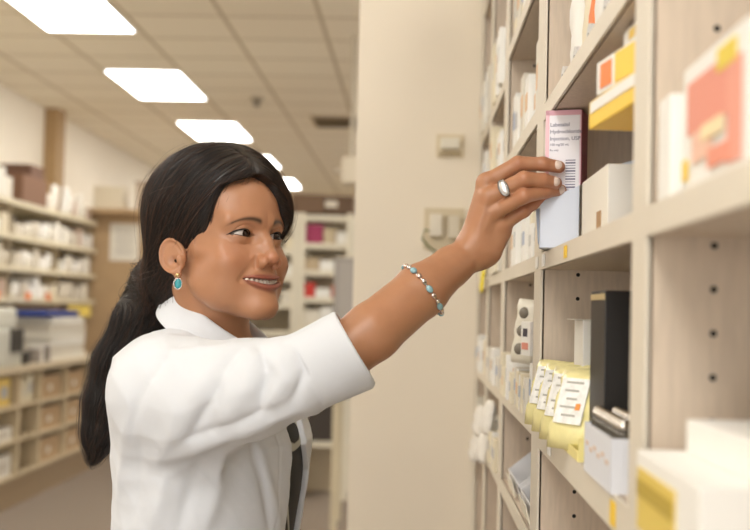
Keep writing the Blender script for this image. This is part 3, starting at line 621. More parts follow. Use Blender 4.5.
# neck and arm in world coordinates
NB = T(.005, .0, 1.345)
SHO = P(172, 388, 1.415); ELB = P(331, 363, 1.362); WR = P(472, 253, 1.455)
sd = -TF                                               # towards the viewer side helper
W_ = lambda px, py, Y: P(px, py, Y)
FOREARM = [ELB, W_(372, 332, 1.380), W_(421, 291, 1.415), W_(452, 266, 1.444), WR]
FR = [.034, .0345, .0325, .0245, .0205]
HAND_Y = 1.462
MCP = [W_(486, 183, 1.447), W_(488, 198, 1.440), W_(492, 213, 1.443), W_(500, 226, 1.452)]
FING = [
    ([MCP[0], W_(518, 164, 1.440), W_(543, 164, 1.440), W_(559, 167, 1.444)], [.0110, .0098, .0086, .0078]),
    ([MCP[1], W_(524, 179, 1.424), W_(543, 180, 1.430), W_(556, 183, 1.438)], [.0112, .0096, .0084, .0076]),
    ([MCP[2], W_(524, 196, 1.424), W_(545, 192, 1.440), W_(561, 190, 1.452)], [.0108, .0092, .0080, .0070]),
    ([MCP[3], W_(524, 211, 1.450), W_(533, 204, 1.458), W_(540, 199, 1.458)], [.0095, .0080, .0072, .0064])]
THUMB = ([W_(486, 232, 1.478), W_(506, 206, 1.500), W_(524, 190, 1.498), W_(539, 181, 1.486)], [.0150, .0120, .0100, .0085])
def hand_sd(p):
    palm = None
    for i, mc in enumerate(MCP):
        base = WR.lerp(mc, .18)+ (mc-MCP[1])*.18
        c_ = cap(p, base, mc, .0165-.001*i, .0112-.0004*i); palm = c_ if palm is None else smin(palm, c_, .010)
    palm = smin(palm, cap(p, W_(482, 246, 1.462), W_(492, 215, 1.462), .019, .014), .010)
    palm = smin(palm, cap(p, W_(478, 248, 1.466), THUMB[0][0], .020, .016), .010)
    palm = smin(palm, cap(p, W_(491, 252, 1.455), W_(502, 232, 1.456), .013, .012), .010)  # heel of the hand
    f = None
    for pts, rs in FING+[THUMB]:
        c_ = chain(p, pts, rs, .0035); f = c_ if f is None else smin(f, c_, .0016)
    # knuckles
    for i in range(4): palm = smin(palm, np.linalg.norm(p-V3(MCP[i]+Vector((0, -.003, .001))), axis=1)-.0098, .006)
    d = smin(palm, f, .006)
    for i in range(3):                                  # tendons and skin folds over the joints
        a = V3(FING[i][0][1]); ax = V3((FING[i][0][2]-FING[i][0][0]).normalized()); t = (p-a)@ax; rr = np.linalg.norm(p-a, axis=1)
        d = d + .00035*np.cos(t/.0021*PI)*np.exp(-(rr/.009)**2)*np.exp(-(t/.006)**2)
        d = smin(d, cap(p, WR.lerp(MCP[i], .35)+Vector((0, -.0135, .002)), MCP[i]+Vector((0, -.0085, .001)), .0025, .0022), .005)
    return d
def arm_sd(p):
    d = chain(p, FOREARM, FR, .008)
    d = smin(d, cap(p, W_(474, 246, 1.452), W_(480, 253, 1.456), .0165, .017), .014)
    return smin(d, hand_sd(p), .014)
def neck_sd(p):
    q = (p-HO.astype(np.float32))@HR
    a = H(-.012, 0, -.045); b = NB
    d = cap(p, a, b, .050, .052)
    d = smin(d, ell(p, T(.0, 0, 1.30), (.075, .12, .07), np.array(rotm(TF, (0, 0, 1)))), .03)
    d = smin(d, cap(p, H(-.030, -.040, -.055), T(.055, -.012, 1.335), .012, .009), .02)        # neck muscle
    return d
def torso_profile(p, extra=0):
    q = p-V3(TC); f = q@V3(TF); l = q@V3(TL); z = p[:, 2]
    Z = [.0, .45, .70, .82, .95, 1.05, 1.15, 1.22, 1.28, 1.33, 1.37]
    A = [.10, .11, .13, .135, .122, .106, .111, .115, .109, .085, .05]
    Bw = [.11, .13, .165, .175, .165, .150, .155, .165, .170, .150, .07]
    CF = [0, 0, 0, 0, .003, .007, .017, .018, .004, -.012, -.015]
    a = np.interp(z, Z, A)+extra; b = np.interp(z, Z, Bw)+extra; cf = np.interp(z, Z, CF)
    k = np.sqrt(((f-cf)/a)**2+(l/b)**2)
    return (k-1)*np.minimum(a, b), f-cf, l, z
def skin_all(p):
    q = (p-HO.astype(np.float32))@HR
    d = smin(head_sd(q), ear_sd(q), .004)
    return smin(d, neck_sd(p), .014)
#--SPLIT--
# ------------------------------------------------------------------ skin
sk = mat('skin', srgb(198, 140, 104), .40); nt = sk.node_tree; B_ = nt.nodes['Principled BSDF']
at = nt.nodes.new('ShaderNodeAttribute'); at.attribute_name = 'tint'
nz = nt.nodes.new('ShaderNodeTexNoise'); nz.inputs['Scale'].default_value = 60; nz.inputs['Detail'].default_value = 5
tcn = nt.nodes.new('ShaderNodeTexCoord'); nt.links.new(tcn.outputs['Object'], nz.inputs['Vector'])
mx = nt.nodes.new('ShaderNodeMix'); mx.data_type = 'RGBA'; mx.blend_type = 'MULTIPLY'; mx.inputs[0].default_value = .35
nt.links.new(at.outputs['Color'], mx.inputs[6]); nt.links.new(nz.outputs['Color'], mx.inputs[7])
cr_ = nt.nodes.new('ShaderNodeValToRGB'); cr_.color_ramp.elements[0].color = (.72, .66, .62, 1); cr_.color_ramp.elements[1].color = (1.15, 1.1, 1.1, 1)
nt.links.new(nz.outputs['Fac'], cr_.inputs['Fac']); nt.links.new(cr_.outputs['Color'], mx.inputs[7])
nt.links.new(mx.outputs[2], B_.inputs['Base Color'])
B_.inputs['Subsurface Weight'].default_value = .12; B_.inputs['Subsurface Radius'].default_value = (1, .35, .2); B_.inputs['Subsurface Scale'].default_value = .008
B_.inputs['Specular IOR Level'].default_value = .45
nz2 = nt.nodes.new('ShaderNodeTexNoise'); nz2.inputs['Scale'].default_value = 900; nt.links.new(tcn.outputs['Object'], nz2.inputs['Vector'])
bp = nt.nodes.new('ShaderNodeBump'); bp.inputs['Strength'].default_value = .12; bp.inputs['Distance'].default_value = .0006
nt.links.new(nz2.outputs['Fac'], bp.inputs['Height']); nt.links.new(bp.outputs['Normal'], B_.inputs['Normal'])
SKIN = np.array(srgb(178, 129, 96)[:3]); LIP = np.array(srgb(142, 78, 66)[:3]); CHK = np.array(srgb(186, 116, 88)[:3]); BROW = np.array(srgb(46, 32, 26)[:3])
def tint_head(v):
    q = (v-HO)@HR; x, y, z = q.T; ay = np.abs(y); c = np.tile(SKIN, (len(v), 1))
    def mixin(c, t, w): return c*(1-w[:, None])+t*w[:, None]
    c = mixin(c, CHK, .25*np.exp(-(((ay-.042)/.018)**2+((z+.03)/.02)**2))*(x > .02))
    c = mixin(c, CHK, .5*np.exp(-((x-.104)/.014)**2-((z+.036)/.012)**2-(ay/.016)**2))
    c = mixin(c, SKIN*.62, .60*np.exp(-(((ay-.030)/.018)**2+((z-.001)/.0090)**2))*(x > .04))  # dark lids: eyeshadow, plus socket shade put into the skin tint
    sm = 5.2*np.clip(ay, 0, .03)**2; zm = z+.0618-sm; wd = np.clip(1-(ay/.0330)**2, 0, 1)
    up_, lo_ = .0082*wd**.6, -.0136*wd**.65
    lip = 1/(1+np.exp(-(up_-zm)/.0006))/(1+np.exp(-(zm-lo_)/.0007))*(ay < .033)*(x > .06)
    c = mixin(c, LIP, .85*lip)
    inside = (zm < .0019*wd**.7)*(zm > -.0046*wd**.8)*(x < .0875-9.5*ay**2)*(ay < .0315)*(x > .06)
    c = mixin(c, np.array([.10, .03, .025]), inside.astype(float))
    bl = .0150+.0035*np.clip(1-((ay-.034)/.016)**2, -2, 1)-.0015*(ay-.03)/.01
    bw = .0038*np.clip(1-(ay-.016)/.044, .38, 1)
    br = np.exp(-((z-bl)/bw)**2)*np.clip((ay-.009)/.004, 0, 1)*np.clip((.053-ay)/.006, 0, 1)*(x > .03)
    c = mixin(c, BROW, .9*br)
    return c

hb = surf(skin_all, HO-.18-np.array([0, .0, .05]), HO+.16, .00115)
ab = surf(arm_sd, [-.13, 1.30, 1.32], [.20, 1.53, 1.60], .0011)
def body_low(p):
    t, f, l, z = torso_profile(p, -.018); d = np.maximum(t, np.maximum(z-1.34, .80-z))
    for sgn in (-1, 1):
        d = smin(d, chain(p, [T(0, .075*sgn, .85), T(.01, .07*sgn, .48), T(-.01, .065*sgn, .09)], [.080, .052, .036], .02), .03)
        d = smin(d, chain(p, [T(-.03, .065*sgn, .05), T(.13, .075*sgn, .035)], [.036, .028], .02), .02)
    d = smin(d, chain(p, [T(-.01, .13, 1.30), T(-.02, .19, 1.03), T(.04, .185, .80)], [.045, .034, .024], .02), .03)
    lh = ell(p, T(.055, .185, .735), (.022, .014, .045)); d = smin(d, lh, .02)
    for i in range(4): d = smin(d, chain(p, [T(.075-.012*i, .185, .70), T(.08-.012*i, .183, .665), T(.073-.012*i, .18, .64)], [.008, .007, .006], .003), .004)
    d = smin(d, chain(p, [T(.075, .18, .745), T(.095, .17, .71), T(.10, .165, .69)], [.011, .009, .007], .003), .006)
    return smin(d, chain(p, [T(0, -.13, 1.29), SHO, ELB], [.05, .046, .038], .03), .03)
lb = surf(body_low, [-.62, 1.15, -.01], [0, 1.95, 1.37], .006)
vs = np.concatenate([hb[0], ab[0], lb[0]]); fs = np.concatenate([hb[1], ab[1]+len(hb[0]), lb[1]+len(hb[0])+len(ab[0])])
cols = np.concatenate([tint_head(hb[0]), np.tile(SKIN, (len(ab[0])+len(lb[0]), 1))])
# reddish knuckles and fingertips
def near(v, c, r): return np.exp(-(np.linalg.norm(v-np.array(c), axis=1)/r)**2)
n0 = len(hb[0]); av = ab[0]; kk = np.zeros(len(av))
for pts, rs in FING:
    for q_ in (pts[1], pts[2]): kk = np.maximum(kk, .5*near(av, q_, .011))
    kk = np.maximum(kk, .6*near(av, pts[3], .012))
cols[n0:n0+len(av)] = cols[n0:n0+len(av)]*(1-kk[:, None])+CHK*kk[:, None]
woman = to_mesh('person', (vs, fs), sk, None, cols)
tag(woman, 'smiling woman in a white lab coat reaching for a box on the shelf', 'person')

# eyes
white = mat('eye_white', srgb(188, 176, 168), .15); iris = mat('iris', srgb(40, 24, 16), .1); pup = mat('pupil', srgb(8, 6, 6), .05)
gaze = (W_(560, 190, 1.44)-H(.07, 0, 0)).normalized()
for sgn in (-1, 1):
    c = H(EY[0], EY[1]*sgn, 0); g = (W_(600, 200, 1.25)-c).normalized()
    q = g.to_track_quat('Z', 'Y'); mb = MB(); mb.sph((0, 0, 0), ER-.0003, 32)
    bmv = mb.bm
    for f in bmv.faces:
        cc = f.calc_center_median().normalized().z
        f.material_index = 2 if cc > .97 else (1 if cc > .855 else 0); f.smooth = True
    bmesh.ops.transform(bmv, matrix=Matrix.Translation(c) @ q.to_matrix().to_4x4() @ Matrix.Rotation(.3, 4, 'Z'), verts=bmv.verts)
    mb.build('eye', [white, iris, pup], woman, True)
# teeth
tm = mat('teeth', srgb(214, 202, 186), .2)
mb = MB()
for i in range(-5, 5):
    a_ = (i+.5)*.0058; xx = .0880-12.5*a_*a_
    wq = (.0040, .0034, .0030, .0028)[min(3, abs(i+.5).__int__())]
    zz = -.0625+5.2*a_**2
    c = H(xx-.0035, a_, zz-.0003)
    rot = Matrix(HR.tolist()).to_4x4() @ Matrix.Rotation(-a_*24*-1, 4, 'Z')
    g = bmesh.ops.create_uvsphere(mb.bm, u_segments=10, v_segments=8, radius=1)
    bmesh.ops.transform(mb.bm, matrix=Matrix.Translation(c) @ rot @ Matrix.Diagonal((.0030, .0032, .0046 if abs(i+.5) < 4 else .0032, 1)), verts=g['verts'])
mb.build('teeth', tm, woman, True)
# eyelashes
lash = mat('lash', srgb(22, 14, 12), .5); mb = MB()
for sgn in (-1, 1):
    top_, bot_ = [], []
    for k in range(13):
        u = -.0160+.032*k/12; w_ = max(0, 1-(u/.0165)**2); yy = (EY[1]+u)*sgn
        xx = EY[0]+0; 
        zt = .0057*w_**.8+.0010*u/.015; zb = -.0041*w_**.9+.0010*u/.015
        dx = lambda z_: max(.0730, EY[0]+math.sqrt(max(1e-6, (ER+.0016)**2-u*u-z_*z_)))
        top_.append(H(dx(zt), yy, zt)); bot_.append(H(dx(zb), yy, zb))
    top_ = top_ + [H(.0705, (EY[1]+.0185)*sgn, .0002), H(.0690, (EY[1]+.0210)*sgn, -.0002)]
    mb = MB(); mb.tube(top_, [.0004]+[.0011]*11+[.0009, .0006, .0002], 6); mb.tube(bot_, .0004, 5); mb.build('eyelashes', lash, woman, True)
# fingernails
nail = mat('nail', srgb(228, 206, 192), .12)
view = Vector((.05, -1, .1))
for (pts, rs), nrm in zip(FING[:3]+[THUMB], (Vector((.15, -.95, .25)), Vector((.2, -.95, .15)), Vector((.5, -.85, .1)), Vector((.3, -.9, .3)))):
    ax = (pts[3]-pts[2]).normalized(); n_ = (nrm-ax*nrm.dot(ax)).normalized(); sd_ = ax.cross(n_)
    c = pts[3]+n_*(rs[3]-.0046)-ax*.0038; mb = MB()
    g = bmesh.ops.create_uvsphere(mb.bm, u_segments=16, v_segments=12, radius=1)
    R3 = Matrix((ax, sd_, n_)).transposed().to_4x4()
    bmesh.ops.transform(mb.bm, matrix=Matrix.Translation(c) @ R3 @ Matrix.Diagonal((.0084, .0064, .0057, 1)), verts=g['verts'])
    mb.build('fingernail', nail, woman, True)
# ------------------------------------------------------------------ white coat
cloth = mat('coat_cloth', srgb(214, 217, 222), .85, bump=.25, scale=45); cloth.node_tree.nodes['Principled BSDF'].inputs['Sheen Weight'].default_value = .1
nt = cloth.node_tree; n1 = nt.nodes.new('ShaderNodeTexNoise'); n1.noise_type = 'RIDGED_MULTIFRACTAL'; n1.inputs['Scale'].default_value = 7; n1.inputs['Detail'].default_value = 2
tc = nt.nodes.new('ShaderNodeTexCoord'); nt.links.new(tc.outputs['Object'], n1.inputs['Vector']); b1_ = nt.nodes.new('ShaderNodeBump'); b1_.inputs['Strength'].default_value = .3; b1_.inputs['Distance'].default_value = .006
b0_ = next(x for x in nt.nodes if x.type == 'BUMP' and x != b1_); nt.links.new(n1.outputs['Fac'], b1_.inputs['Height']); nt.links.new(b0_.outputs['Normal'], b1_.inputs['Normal']); nt.links.new(b1_.outputs['Normal'], nt.nodes['Principled BSDF'].inputs['Normal'])
SL = [W_(169, 394, 1.43), W_(205, 398, 1.405), W_(250, 389, 1.38), W_(300, 375, 1.36), W_(338, 357, 1.355)]
SR = [.070, .068, .058, .0460, .0385]
CA = W_(308, 371, 1.357); CB = W_(356, 348, 1.360); CX = (CB-CA).normalized()
def coat_base(p):
    t, f, l, z = torso_profile(p, .010)
    flare = np.clip(1.05-z, 0, 1)*.06
    d = smax(t-flare, z-1.362, .02); d = np.maximum(d, .74-z)
    d = smin(d, cap(p, T(-.01, -.06, 1.335), T(-.01, .06, 1.335), .030, .030), .03)
    d = smin(d, chain(p, [T(-.01, .10, 1.30), T(-.025, .195, 1.06), T(.03, .19, .84)], [.062, .050, .042], .03), .03)   # other sleeve
    d = smin(d, chain(p, [W_(172, 394, 1.435), W_(176, 440, 1.455), W_(182, 525, 1.47)], [.060, .056, .052], .02), .03)
    d = smin(d, cap(p, T(.0, -.105, 1.28), T(.0, -.10, 1.12), .055, .050), .04)
    d = smin(d, chain(p, SL, SR, .015), .035)
    return d
def hit(px, py):
    o = CAM.copy(); dr = (P(px, py, 1.0)-CAM).normalized(); t = .9
    for _ in range(60):
        q = o+dr*t; e = float(coat_base(np.array([q[:]], np.float32))[0]); t += e*.8
        if e < .0004: break
        if t > 2.2: return None
    return o+dr*t
FOLDS = [  # (pixels along the fold, width, height: + ridge / - crease)
    ([(180, 346), (155, 372), (136, 408), (131, 438)], .007, -.0035),
    ([(222, 352), (196, 395), (172, 436), (158, 462)], .013, .007),
    ([(240, 350), (214, 398), (190, 436)], .007, -.005),
    ([(262, 348), (246, 390), (215, 432)], .012, .006),
    ([(258, 344), (268, 372), (262, 406)], .007, -.006),
    ([(280, 350), (286, 380), (262, 414)], .010, .006),
    ([(300, 345), (306, 368), (292, 402)], .007, -.005),
    ([(166, 458), (200, 447), (245, 432), (300, 410)], .010, .007),
    ([(180, 440), (225, 425), (275, 405)], .007, -.004),
    ([(150, 350), (186, 352), (225, 345)], .009, .004),
    ([(128, 420), (124, 455), (118, 500)], .009, .005),
    ([(140, 440), (138, 475), (134, 515)], .007, -.004),
    ([(165, 478), (160, 500), (152, 528)], .010, .006),
    ([(200, 462), (190, 490), (180, 528)], .008, -.005),
    ([(225, 452), (218, 485), (205, 528)], .011, .006),
    ([(252, 446), (262, 480), (270, 528)], .005, -.005),
    ([(258, 446), (270, 485), (280, 528)], .006, .004),
    ([(285, 440), (296, 480), (300, 520)], .005, .003)]
FP = []
for pts, wd_, hh in FOLDS:
    q = [hit(*a) for a in pts]; FP.append(([V3(a) for a in q if a is not None], wd_, hh))
def seg_r(p, pts):
    d = None; ts = 0; n = len(pts)-1; tt = None
    for i in range(n):
        ab = pts[i+1]-pts[i]; t = np.clip((p-pts[i])@ab/max(float(ab@ab), 1e-9), 0, 1); e = np.linalg.norm(p-pts[i]-t[:, None]*ab, axis=1)
        if d is None: d = e; tt = t/n
        else: w2 = e < d; d = np.minimum(d, e); tt = np.where(w2, (i+t)/n, tt)
    return d, tt
def neck_hole(p):
    a = NB+Vector((0, 0, -.05)); b = NB+Vector((0, 0, .12)); return cap(p, a, b, .054, .058)
def coat_sd(p):
    d = coat_base(p)
    for pts, wd_, hh in FP:
        if len(pts) < 2: continue
        r, t = seg_r(p, pts); d = d - hh*1.15*np.exp(-(r/wd_)**1.4)*np.clip(4*t*(1-t)+.35, 0, 1)
    x, y, z = p.T
    for (kx, ky, kz, ph, am) in ((60, 20, 38, .3, .0017), (95, -30, 40, 2.0, .0010), (30, 60, -75, 4.0, .0012)):
        s_ = np.sin(kx*x+ky*y+kz*z+ph+1.6*np.sin(14*x-11*z+ph)+1.1*np.sin(21*z+17*y)); md_ = .5+.5*np.sin(19*z-13*x+7*y+ph*2)
        d = d + .9*am*md_*(np.abs(s_)-.6)
    ax = V3(CX); t = (p-V3(CA))@ax; r = np.linalg.norm(p-V3(CA)-t[:, None]*ax, axis=1)
    ang = np.arctan2((p-V3(CA))@V3(CX.cross(Vector((0, 0, 1))).normalized()), p[:, 2]-CA.z)
    L = (CB-CA).length; tl = t-L/2+.0035*np.sin(2*ang+1); rr = .0440+.05*np.clip(t, 0, L)+.0015*np.sin(3*ang)
    band = smax(np.abs(r-rr)-.0032, np.abs(tl)-L/2, .003)
    inner = np.maximum(r-.040, -(t-L*.45)); d = smax(d, -inner, .004)
    d = smin(d, band, .003)
    q = p-V3(TC); f = q@V3(TF); l = q@V3(TL)
    w_ = np.interp(z, [.7, 1.12, 1.25, 1.37], [.010, .012, .026, .055])
    w2 = np.interp(z, [.7, 1.175, 1.215, 1.25, 1.37], [.060, .060, .020, .024, .045]); wedge = np.maximum(np.maximum(-l-.006-w_, l-w2), -(f-.03)); d = smax(d, -wedge, .004)
    hem = np.exp(-((l+.006+w_+.030)/.0018)**2)*(f > .03)*.0012
    d = d+hem
    return smax(d, -neck_hole(p), .008)
cvf = surf(coat_sd, [-.60, 1.20, .72], [.03, 1.90, 1.42], .0024)
coat = to_mesh('lab_coat', cvf, cloth, woman)
# collar
mb = MB(); n = 56; rows = []
nc = NB+TF*.022+Vector((0, 0, .010)); fwd = TF; lat = TL
for i in range(n):
    ph = math.radians(28+(332-28)*i/(n-1)); c_, s_ = math.cos(ph), math.sin(ph)
    back = (1-c_)/2
    prof = [(.058, -.035), (.0585, -.012), (.060, .006), (.0635, .010), (.068, .004), (.076, -.018), (.083+.014*(1-back), -.036)]
    zt = NB.z - .026 + .098*back
    row = []
    for r_, dz in prof:
        row.append(mb.bm.verts.new(nc+fwd*(c_*r_*1.08-.006*back)+lat*(s_*r_*1.0)+Vector((0, 0, zt-NB.z+dz))))
    rows.append(row)
for i in range(n-1):
    for k in range(len(rows[0])-1): mb.bm.faces.new((rows[i][k], rows[i+1][k], rows[i+1][k+1], rows[i][k+1]))
col_o = mb.build('collar', cloth, coat, True)
md = col_o.modifiers.new('thick', 'SOLIDIFY'); md.thickness = .0028; md.offset = 0
md = col_o.modifiers.new('sub', 'SUBSURF'); md.levels = md.render_levels = 2
# dark blouse and trousers
blouse = mat('blouse', srgb(30, 32, 34), .6); nt = blouse.node_tree; wv = nt.nodes.new('ShaderNodeTexWave'); wv.inputs['Scale'].default_value = 9; wv.inputs['Distortion'].default_value = 14; wv.inputs['Detail'].default_value = 0
rp = nt.nodes.new('ShaderNodeValToRGB'); rp.color_ramp.elements[0].position = .93; rp.color_ramp.elements[0].color = srgb(26, 28, 30); rp.color_ramp.elements[1].position = .97; rp.color_ramp.elements[1].color = srgb(190, 190, 180)
tc = nt.nodes.new('ShaderNodeTexCoord'); nt.links.new(tc.outputs['Object'], wv.inputs['Vector']); nt.links.new(wv.outputs['Color'], rp.inputs['Fac']); nt.links.new(rp.outputs['Color'], nt.nodes['Principled BSDF'].inputs['Base Color'])
def blouse_sd(p):
    t, f, l, z = torso_profile(p, -.004); t = t-.006/(1+np.exp(-(f-.085)/.008)); d = smax(smax(t, z-1.335, .02), .90-z, .01)
    return smax(d, -neck_hole(p), .006)
to_mesh('blouse', surf(blouse_sd, [-.60, 1.25, .86], [.03, 1.90, 1.40], .005), blouse, woman)
def trouser_sd(p):
    d = None
    for sgn in (-1, 1):
        c_ = chain(p, [T(0, .075*sgn, .88), T(.01, .072*sgn, .48), T(-.01, .068*sgn, .085)], [.095, .072, .060], .03); d = c_ if d is None else smin(d, c_, .02)
    t, f, l, z = torso_profile(p, -.004); d = smin(d, smax(t, np.abs(z-.90)-.07, .02), .02)
    return smax(d, .045-z, .003)
to_mesh('trousers', surf(trouser_sd, [-.60, 1.25, .0], [.05, 1.90, 1.02], .008), M(45, 44, 48, .8), woman)
for sgn in (-1, 1):
    def shoe_sd(p, sgn=sgn):
        return smax(chain(p, [T(-.045, .068*sgn, .035), T(.06, .072*sgn, .035), T(.15, .078*sgn, .028)], [.040, .040, .030], .02), .001-p[:, 2], .004)
    to_mesh('shoe', surf(shoe_sd, [-.60, 1.25, -.01], [.1, 1.90, .12], .005), M(30, 28, 28, .4), woman)

# ------------------------------------------------------------------ hair
hair_m = mat('hair', srgb(28, 20, 16), .45); hb_ = hair_m.node_tree.nodes['Principled BSDF']; hb_.inputs['Specular IOR Level'].default_value = .6
def hx(y, z):
    z0 = z; z = z+.30*np.clip(-y-.012, 0, .05)                                          # hairline: how far forward hair reaches at that height
    near_ = np.interp(z, [-.060, -.020, -.004, .002, .025, .054, .076, .082], [-.030, -.028, -.012, .020, .046, .060, .069, .2])
    far_ = np.interp(z0, [-.060, -.020, -.010, .002, .020, .045, .068, .076], [-.030, -.028, .010, .070, .090, .098, .105, .2])
    t = 1/(1+np.exp(-(y-.001-.62*np.clip(.080-z0, 0, .08))/.004)); return near_*(1-t)+far_*t
def hair_cap(q):
    x, y, z = q.T
    d = ell(q, (-.010, 0, .049), (.104, .081, .092))
    d = smin(d, ell(q, (.018, .004, .052), (.084, .072, .076)), .02)
    d = smin(d, ell(q, (-.050, 0, -.010), (.055, .062, .060)), .03)
    d = smin(d, ell(q, (.042, .042, .040), (.049, .033, .044)), .015)                # fringe falling over the far temple
    part = np.hypot((y+.012)*1, 0)
    d = d + .004*np.exp(-((y+.014)/.004)**2)*(z > .07)*np.exp(-((x-.045)/.04)**2)
    cut = x-hx(y, z)
    d = smax(d, cut, .008)
    return smax(d, -(z+.085), .01)
PT = [H(-.070, -.005, -.035), W_(163, 285, 1.625), W_(144, 322, 1.645), W_(123, 365, 1.645), W_(108, 405, 1.64), W_(99, 436, 1.635), W_(94, 458, 1.63)]
PR = [.050, .038, .038, .035, .026, .014, .004]
def hair_sd(p):
    q = (p-HO.astype(np.float32))@HR
    return smin(hair_cap(q), chain(p, PT, PR, .03), .02)
HG = H(-.088, -.008, -.040)
def flow(p):                                           # combing direction
    q = (p-HO.astype(np.float32))@HR; x, y, z = q.T
    d = V3(HG)-p; d /= np.linalg.norm(d, axis=1)[:, None]
    fw = V3(hf); lf = HR[:, 1]; upv = HR[:, 2]
    fr = (1/(1+np.exp(-(y+.006)/.005)))*(1/(1+np.exp(-(x-.030)/.015)))
    side = lf[None]*.9 - upv[None]*(.3+9*np.clip(y, 0, .07))[:, None]+fw[None]*.25
    nr = (1-1/(1+np.exp(-(y+.014)/.004)))*(1/(1+np.exp(-(x-.02)/.015)))*(1/(1+np.exp(-(z-.03)/.01)))
    sn = -lf[None]*.6-upv[None]*.6-fw[None]*.5
    d = d*(1-fr-nr*.6)[:, None]+side*fr[:, None]*1.2+sn*(nr*.6)[:, None]
    tail = 1/(1+np.exp(((p-V3(HG))@V3((0, 0, 1))+.03)/.012))
    best = None
    for i in range(1, len(PT)-1):
        ab = V3((PT[i+1]-PT[i]).normalized()); r = np.linalg.norm(p-V3((PT[i]+PT[i+1])/2), axis=1)
        w_ = np.exp(-(r/.045)**2)+1e-6; best = ab*w_[:, None] if best is None else best+ab*w_[:, None]
    best /= np.linalg.norm(best, axis=1)[:, None]+1e-9
    return d*(1-tail)[:, None]+best*tail[:, None]
def grad(fn, p, e=.0015):
    g = np.stack([fn(p+V3([e if k == j else 0 for k in range(3)]))-fn(p-V3([e if k == j else 0 for k in range(3)])) for j in range(3)], 1)
    return g/(np.linalg.norm(g, axis=1)[:, None]+1e-9)
hvf = surf(hair_sd, HO-np.array([.22, .17, .36]), HO+np.array([.16, .20, .18]), .0022)
hair = to_mesh('hair', hvf, hair_m, woman)
def strands(nst, steps, ds, w0, lift, jit, name, seedpts):
    p = seedpts[RNG.choice(len(seedpts), nst)].astype(np.float32); out = [p.copy()]
    off = np.abs(RNG.normal(0, lift, nst)).astype(np.float32)-.0003; jd = RNG.normal(0, jit, (nst, 3)).astype(np.float32)
    for k in range(steps):
        g = grad(hair_sd, p); d = flow(p)+jd; d = d-g*np.sum(d*g, 1)[:, None]; d /= np.linalg.norm(d, axis=1)[:, None]+1e-9
        p = p+d*ds; v = hair_sd(p); p = p-grad(hair_sd, p)*(v-off)[:, None]; out.append(p.copy())
    L = np.stack(out, 1)                                # n, steps+1, 3
    g = np.stack([grad(hair_sd, L[:, k]) for k in range(steps+1)], 1)
    tn = np.gradient(L, axis=1); tn /= np.linalg.norm(tn, axis=2)[..., None]+1e-9
    sd2 = np.cross(tn, g); K = steps+1
    wt = (w0*np.sin(np.linspace(.12, 1, K)*PI*.97+.05).clip(.15, 1))[None, :, None]
    A = L-sd2*wt; Bv = L+g*wt*.9; Cv = L+sd2*wt
    V = np.stack([A, Bv, Cv], 2).reshape(-1, 3)
    base = (np.arange(nst)[:, None]*K+np.arange(K-1)[None])*3; fs = []
    for a, b in ((0, 1), (1, 2), (2, 0)): fs.append(np.stack([base+a, base+b, base+3+b, base+3+a], -1).reshape(-1, 4))
    return V, np.concatenate(fs)
seeds = hvf[0]
v1, f1 = strands(11000, 14, .0075, .00042, .0010, .05, 'a', seeds)
v2, f2 = strands(900, 12, .0075, .00026, .0042, .22, 'b', seeds)
v3, f3 = strands(900, 16, .008, .0004, .0040, .10, 'c', seeds[seeds[:, 2] < HO[2]-.06])
v4, f4 = strands(800, 14, .0075, .00042, .0014, .06, 'd', seeds)
vv = np.concatenate([v1, v3]); ff = np.concatenate([f1, f3+len(v1)])
st = to_mesh('lit_hair_strands', (np.concatenate([v2, v4]), np.concatenate([f2, f4+len(v2)])), mat('hair_highlight_brown', srgb(74, 50, 36), .45), hair); st['kind'] = 'stuff'  # lighter strands imitate light catching the dark hair
ok = True
st = to_mesh('hair_strands', (vv, ff), hair_m, hair); st['kind'] = 'stuff'

# ------------------------------------------------------------------ jewellery
silver = mat('silver', (.72, .70, .68, 1), .22, 1); turq = mat('turquoise', srgb(58, 150, 158), .25, noise=.15, scale=300); gold = mat('gold', (.75, .55, .28, 1), .25, 1)
pearl = mat('pearl', srgb(226, 214, 204), .2)
lobe = H(.003, -.0765, -.0440)
ex = Vector((.94, .30, 0)).normalized(); en = Vector((.2, -1, 0)).normalized()
t = MB(); t.sph(lobe+Vector((0, -.004, 0)), .0031, 14); er = t.build('earring', gold, woman, True)
cE = lobe+Vector((.0010, -.005, -.0112))
mb = MB(); mb.tube([cE+ex*.0050*math.cos(a*PI/12)+Vector((0, 0, .0068*math.sin(a*PI/12))) for a in range(24)], .0011, 8, closed=True); mb.build('bezel', silver, er, True)
mb = MB(); mb.sph(cE, (.0045, .0024, .0063), 20); mb.build('turquoise_stone', turq, er, True)
mb = MB()
for k in range(18): a = k*PI/9; mb.sph(cE+ex*.0052*math.cos(a)+Vector((0, -.0012, .0070*math.sin(a))), .0009, 8)
mb.build('silver_beading', silver, er, True)
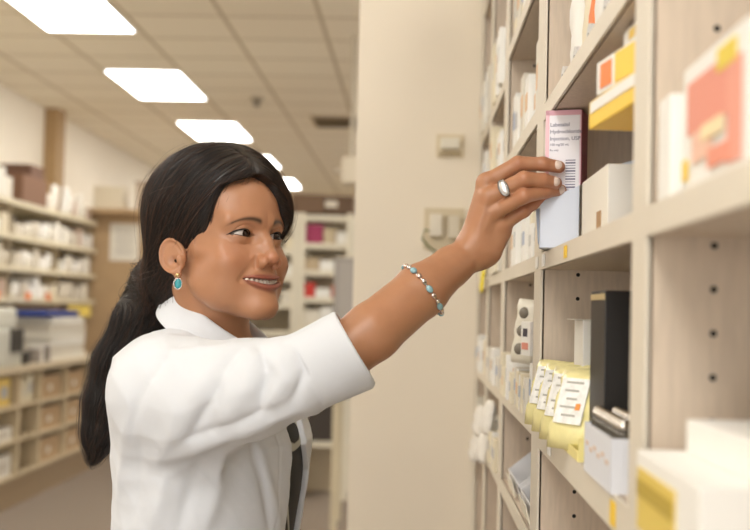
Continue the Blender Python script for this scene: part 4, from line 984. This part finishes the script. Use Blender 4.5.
# bracelet: beads on a loop round the forearm
bc = W_(426, 292, 1.419); bax = (WR-ELB).normalized(); b1 = bax.cross(Vector((0, 1, 0))).normalized(); b2 = bax.cross(b1).normalized()
root = None; nb_ = 24; loop = []
def ring_pt(a, extra):
    tilt = .010*math.sin(a-.3)
    o = bc + b1*math.cos(a) *.0+bax*(-.002); dr = b1*math.cos(a)+b2*math.sin(a); o = o+bax*(.010*dr.y)
    r_ = .02
    for _ in range(40):
        e = float(arm_sd(np.array([(o+dr*r_)[:]], np.float32))[0])
        if e > extra: break
        r_ += .0008
    return o+dr*r_, dr
mb = MB(); pts = [ring_pt(k*2*PI/48, .0010)[0] for k in range(48)]; mb.tube(pts, .0007, 6, closed=True); br_o = mb.build('bracelet', silver, woman, True)
for k in range(nb_):
    a = k*2*PI/nb_; c, dr = ring_pt(a, .0018); c2, _ = ring_pt(a+.05, .0018); tg = (c2-c).normalized(); sdv = tg.cross(dr)
    mb = MB(); g = bmesh.ops.create_uvsphere(mb.bm, u_segments=14, v_segments=9, radius=1)
    blue = k % 3 == 0
    dm = (.0052, .0040, .0028) if blue else ((.0040, .0036, .0026) if k % 3 == 1 else (.0042, .0034, .0026))
    bmesh.ops.transform(mb.bm, matrix=Matrix.Translation(c) @ Matrix((tg, sdv, dr)).transposed().to_4x4() @ Matrix.Diagonal((*dm, 1)), verts=g['verts'])
    mb.build('bead', (mat('bead_blue', srgb(140, 178, 186), .2) if blue else (mat('rose_gold', (.74, .60, .54, 1), .25, 1) if k % 3 == 1 else silver)), br_o, True)
# ring on the middle finger
a_, b_ = FING[1][0][0], FING[1][0][1]; fx = (b_-a_).normalized(); rc = a_.lerp(b_, .50); f1_ = fx.cross(Vector((0, 1, 0))).normalized(); f2_ = fx.cross(f1_).normalized()
mb = MB()
for s_ in (-.0022, 0, .0022):
    mb.tube([rc+fx*(s_*(1+.8*math.sin(k*PI/18)))+(f1_*math.cos(k*PI/18)+f2_*math.sin(k*PI/18))*.0116 for k in range(36)], .0013, 8, closed=True)
rg = mb.build('finger_ring', silver, woman, True)
nf = (Vector((-.1, -1, .05))-fx*Vector((-.1, -1, .05)).dot(fx)).normalized(); sdv = fx.cross(nf)
R3 = Matrix((fx, sdv, nf)).transposed().to_4x4()
mb = MB(); mb.tube([rc+nf*.0118+fx*math.cos(k*PI/16)*.0052+sdv*math.sin(k*PI/16)*.0098 for k in range(32)], .0013, 8, closed=True); mb.build('ring_rim', mat('dark_silver', (.25, .24, .23, 1), .3, 1), rg, True)
mb = MB(); g = bmesh.ops.create_uvsphere(mb.bm, u_segments=24, v_segments=14, radius=1)
bmesh.ops.transform(mb.bm, matrix=Matrix.Translation(rc+nf*.0115) @ R3 @ Matrix.Diagonal((.0050, .0094, .0026, 1)), verts=g['verts'])
mb.build('ring_stones', mat('diamond', (.9, .9, .9, 1), .05, .6), rg, True)
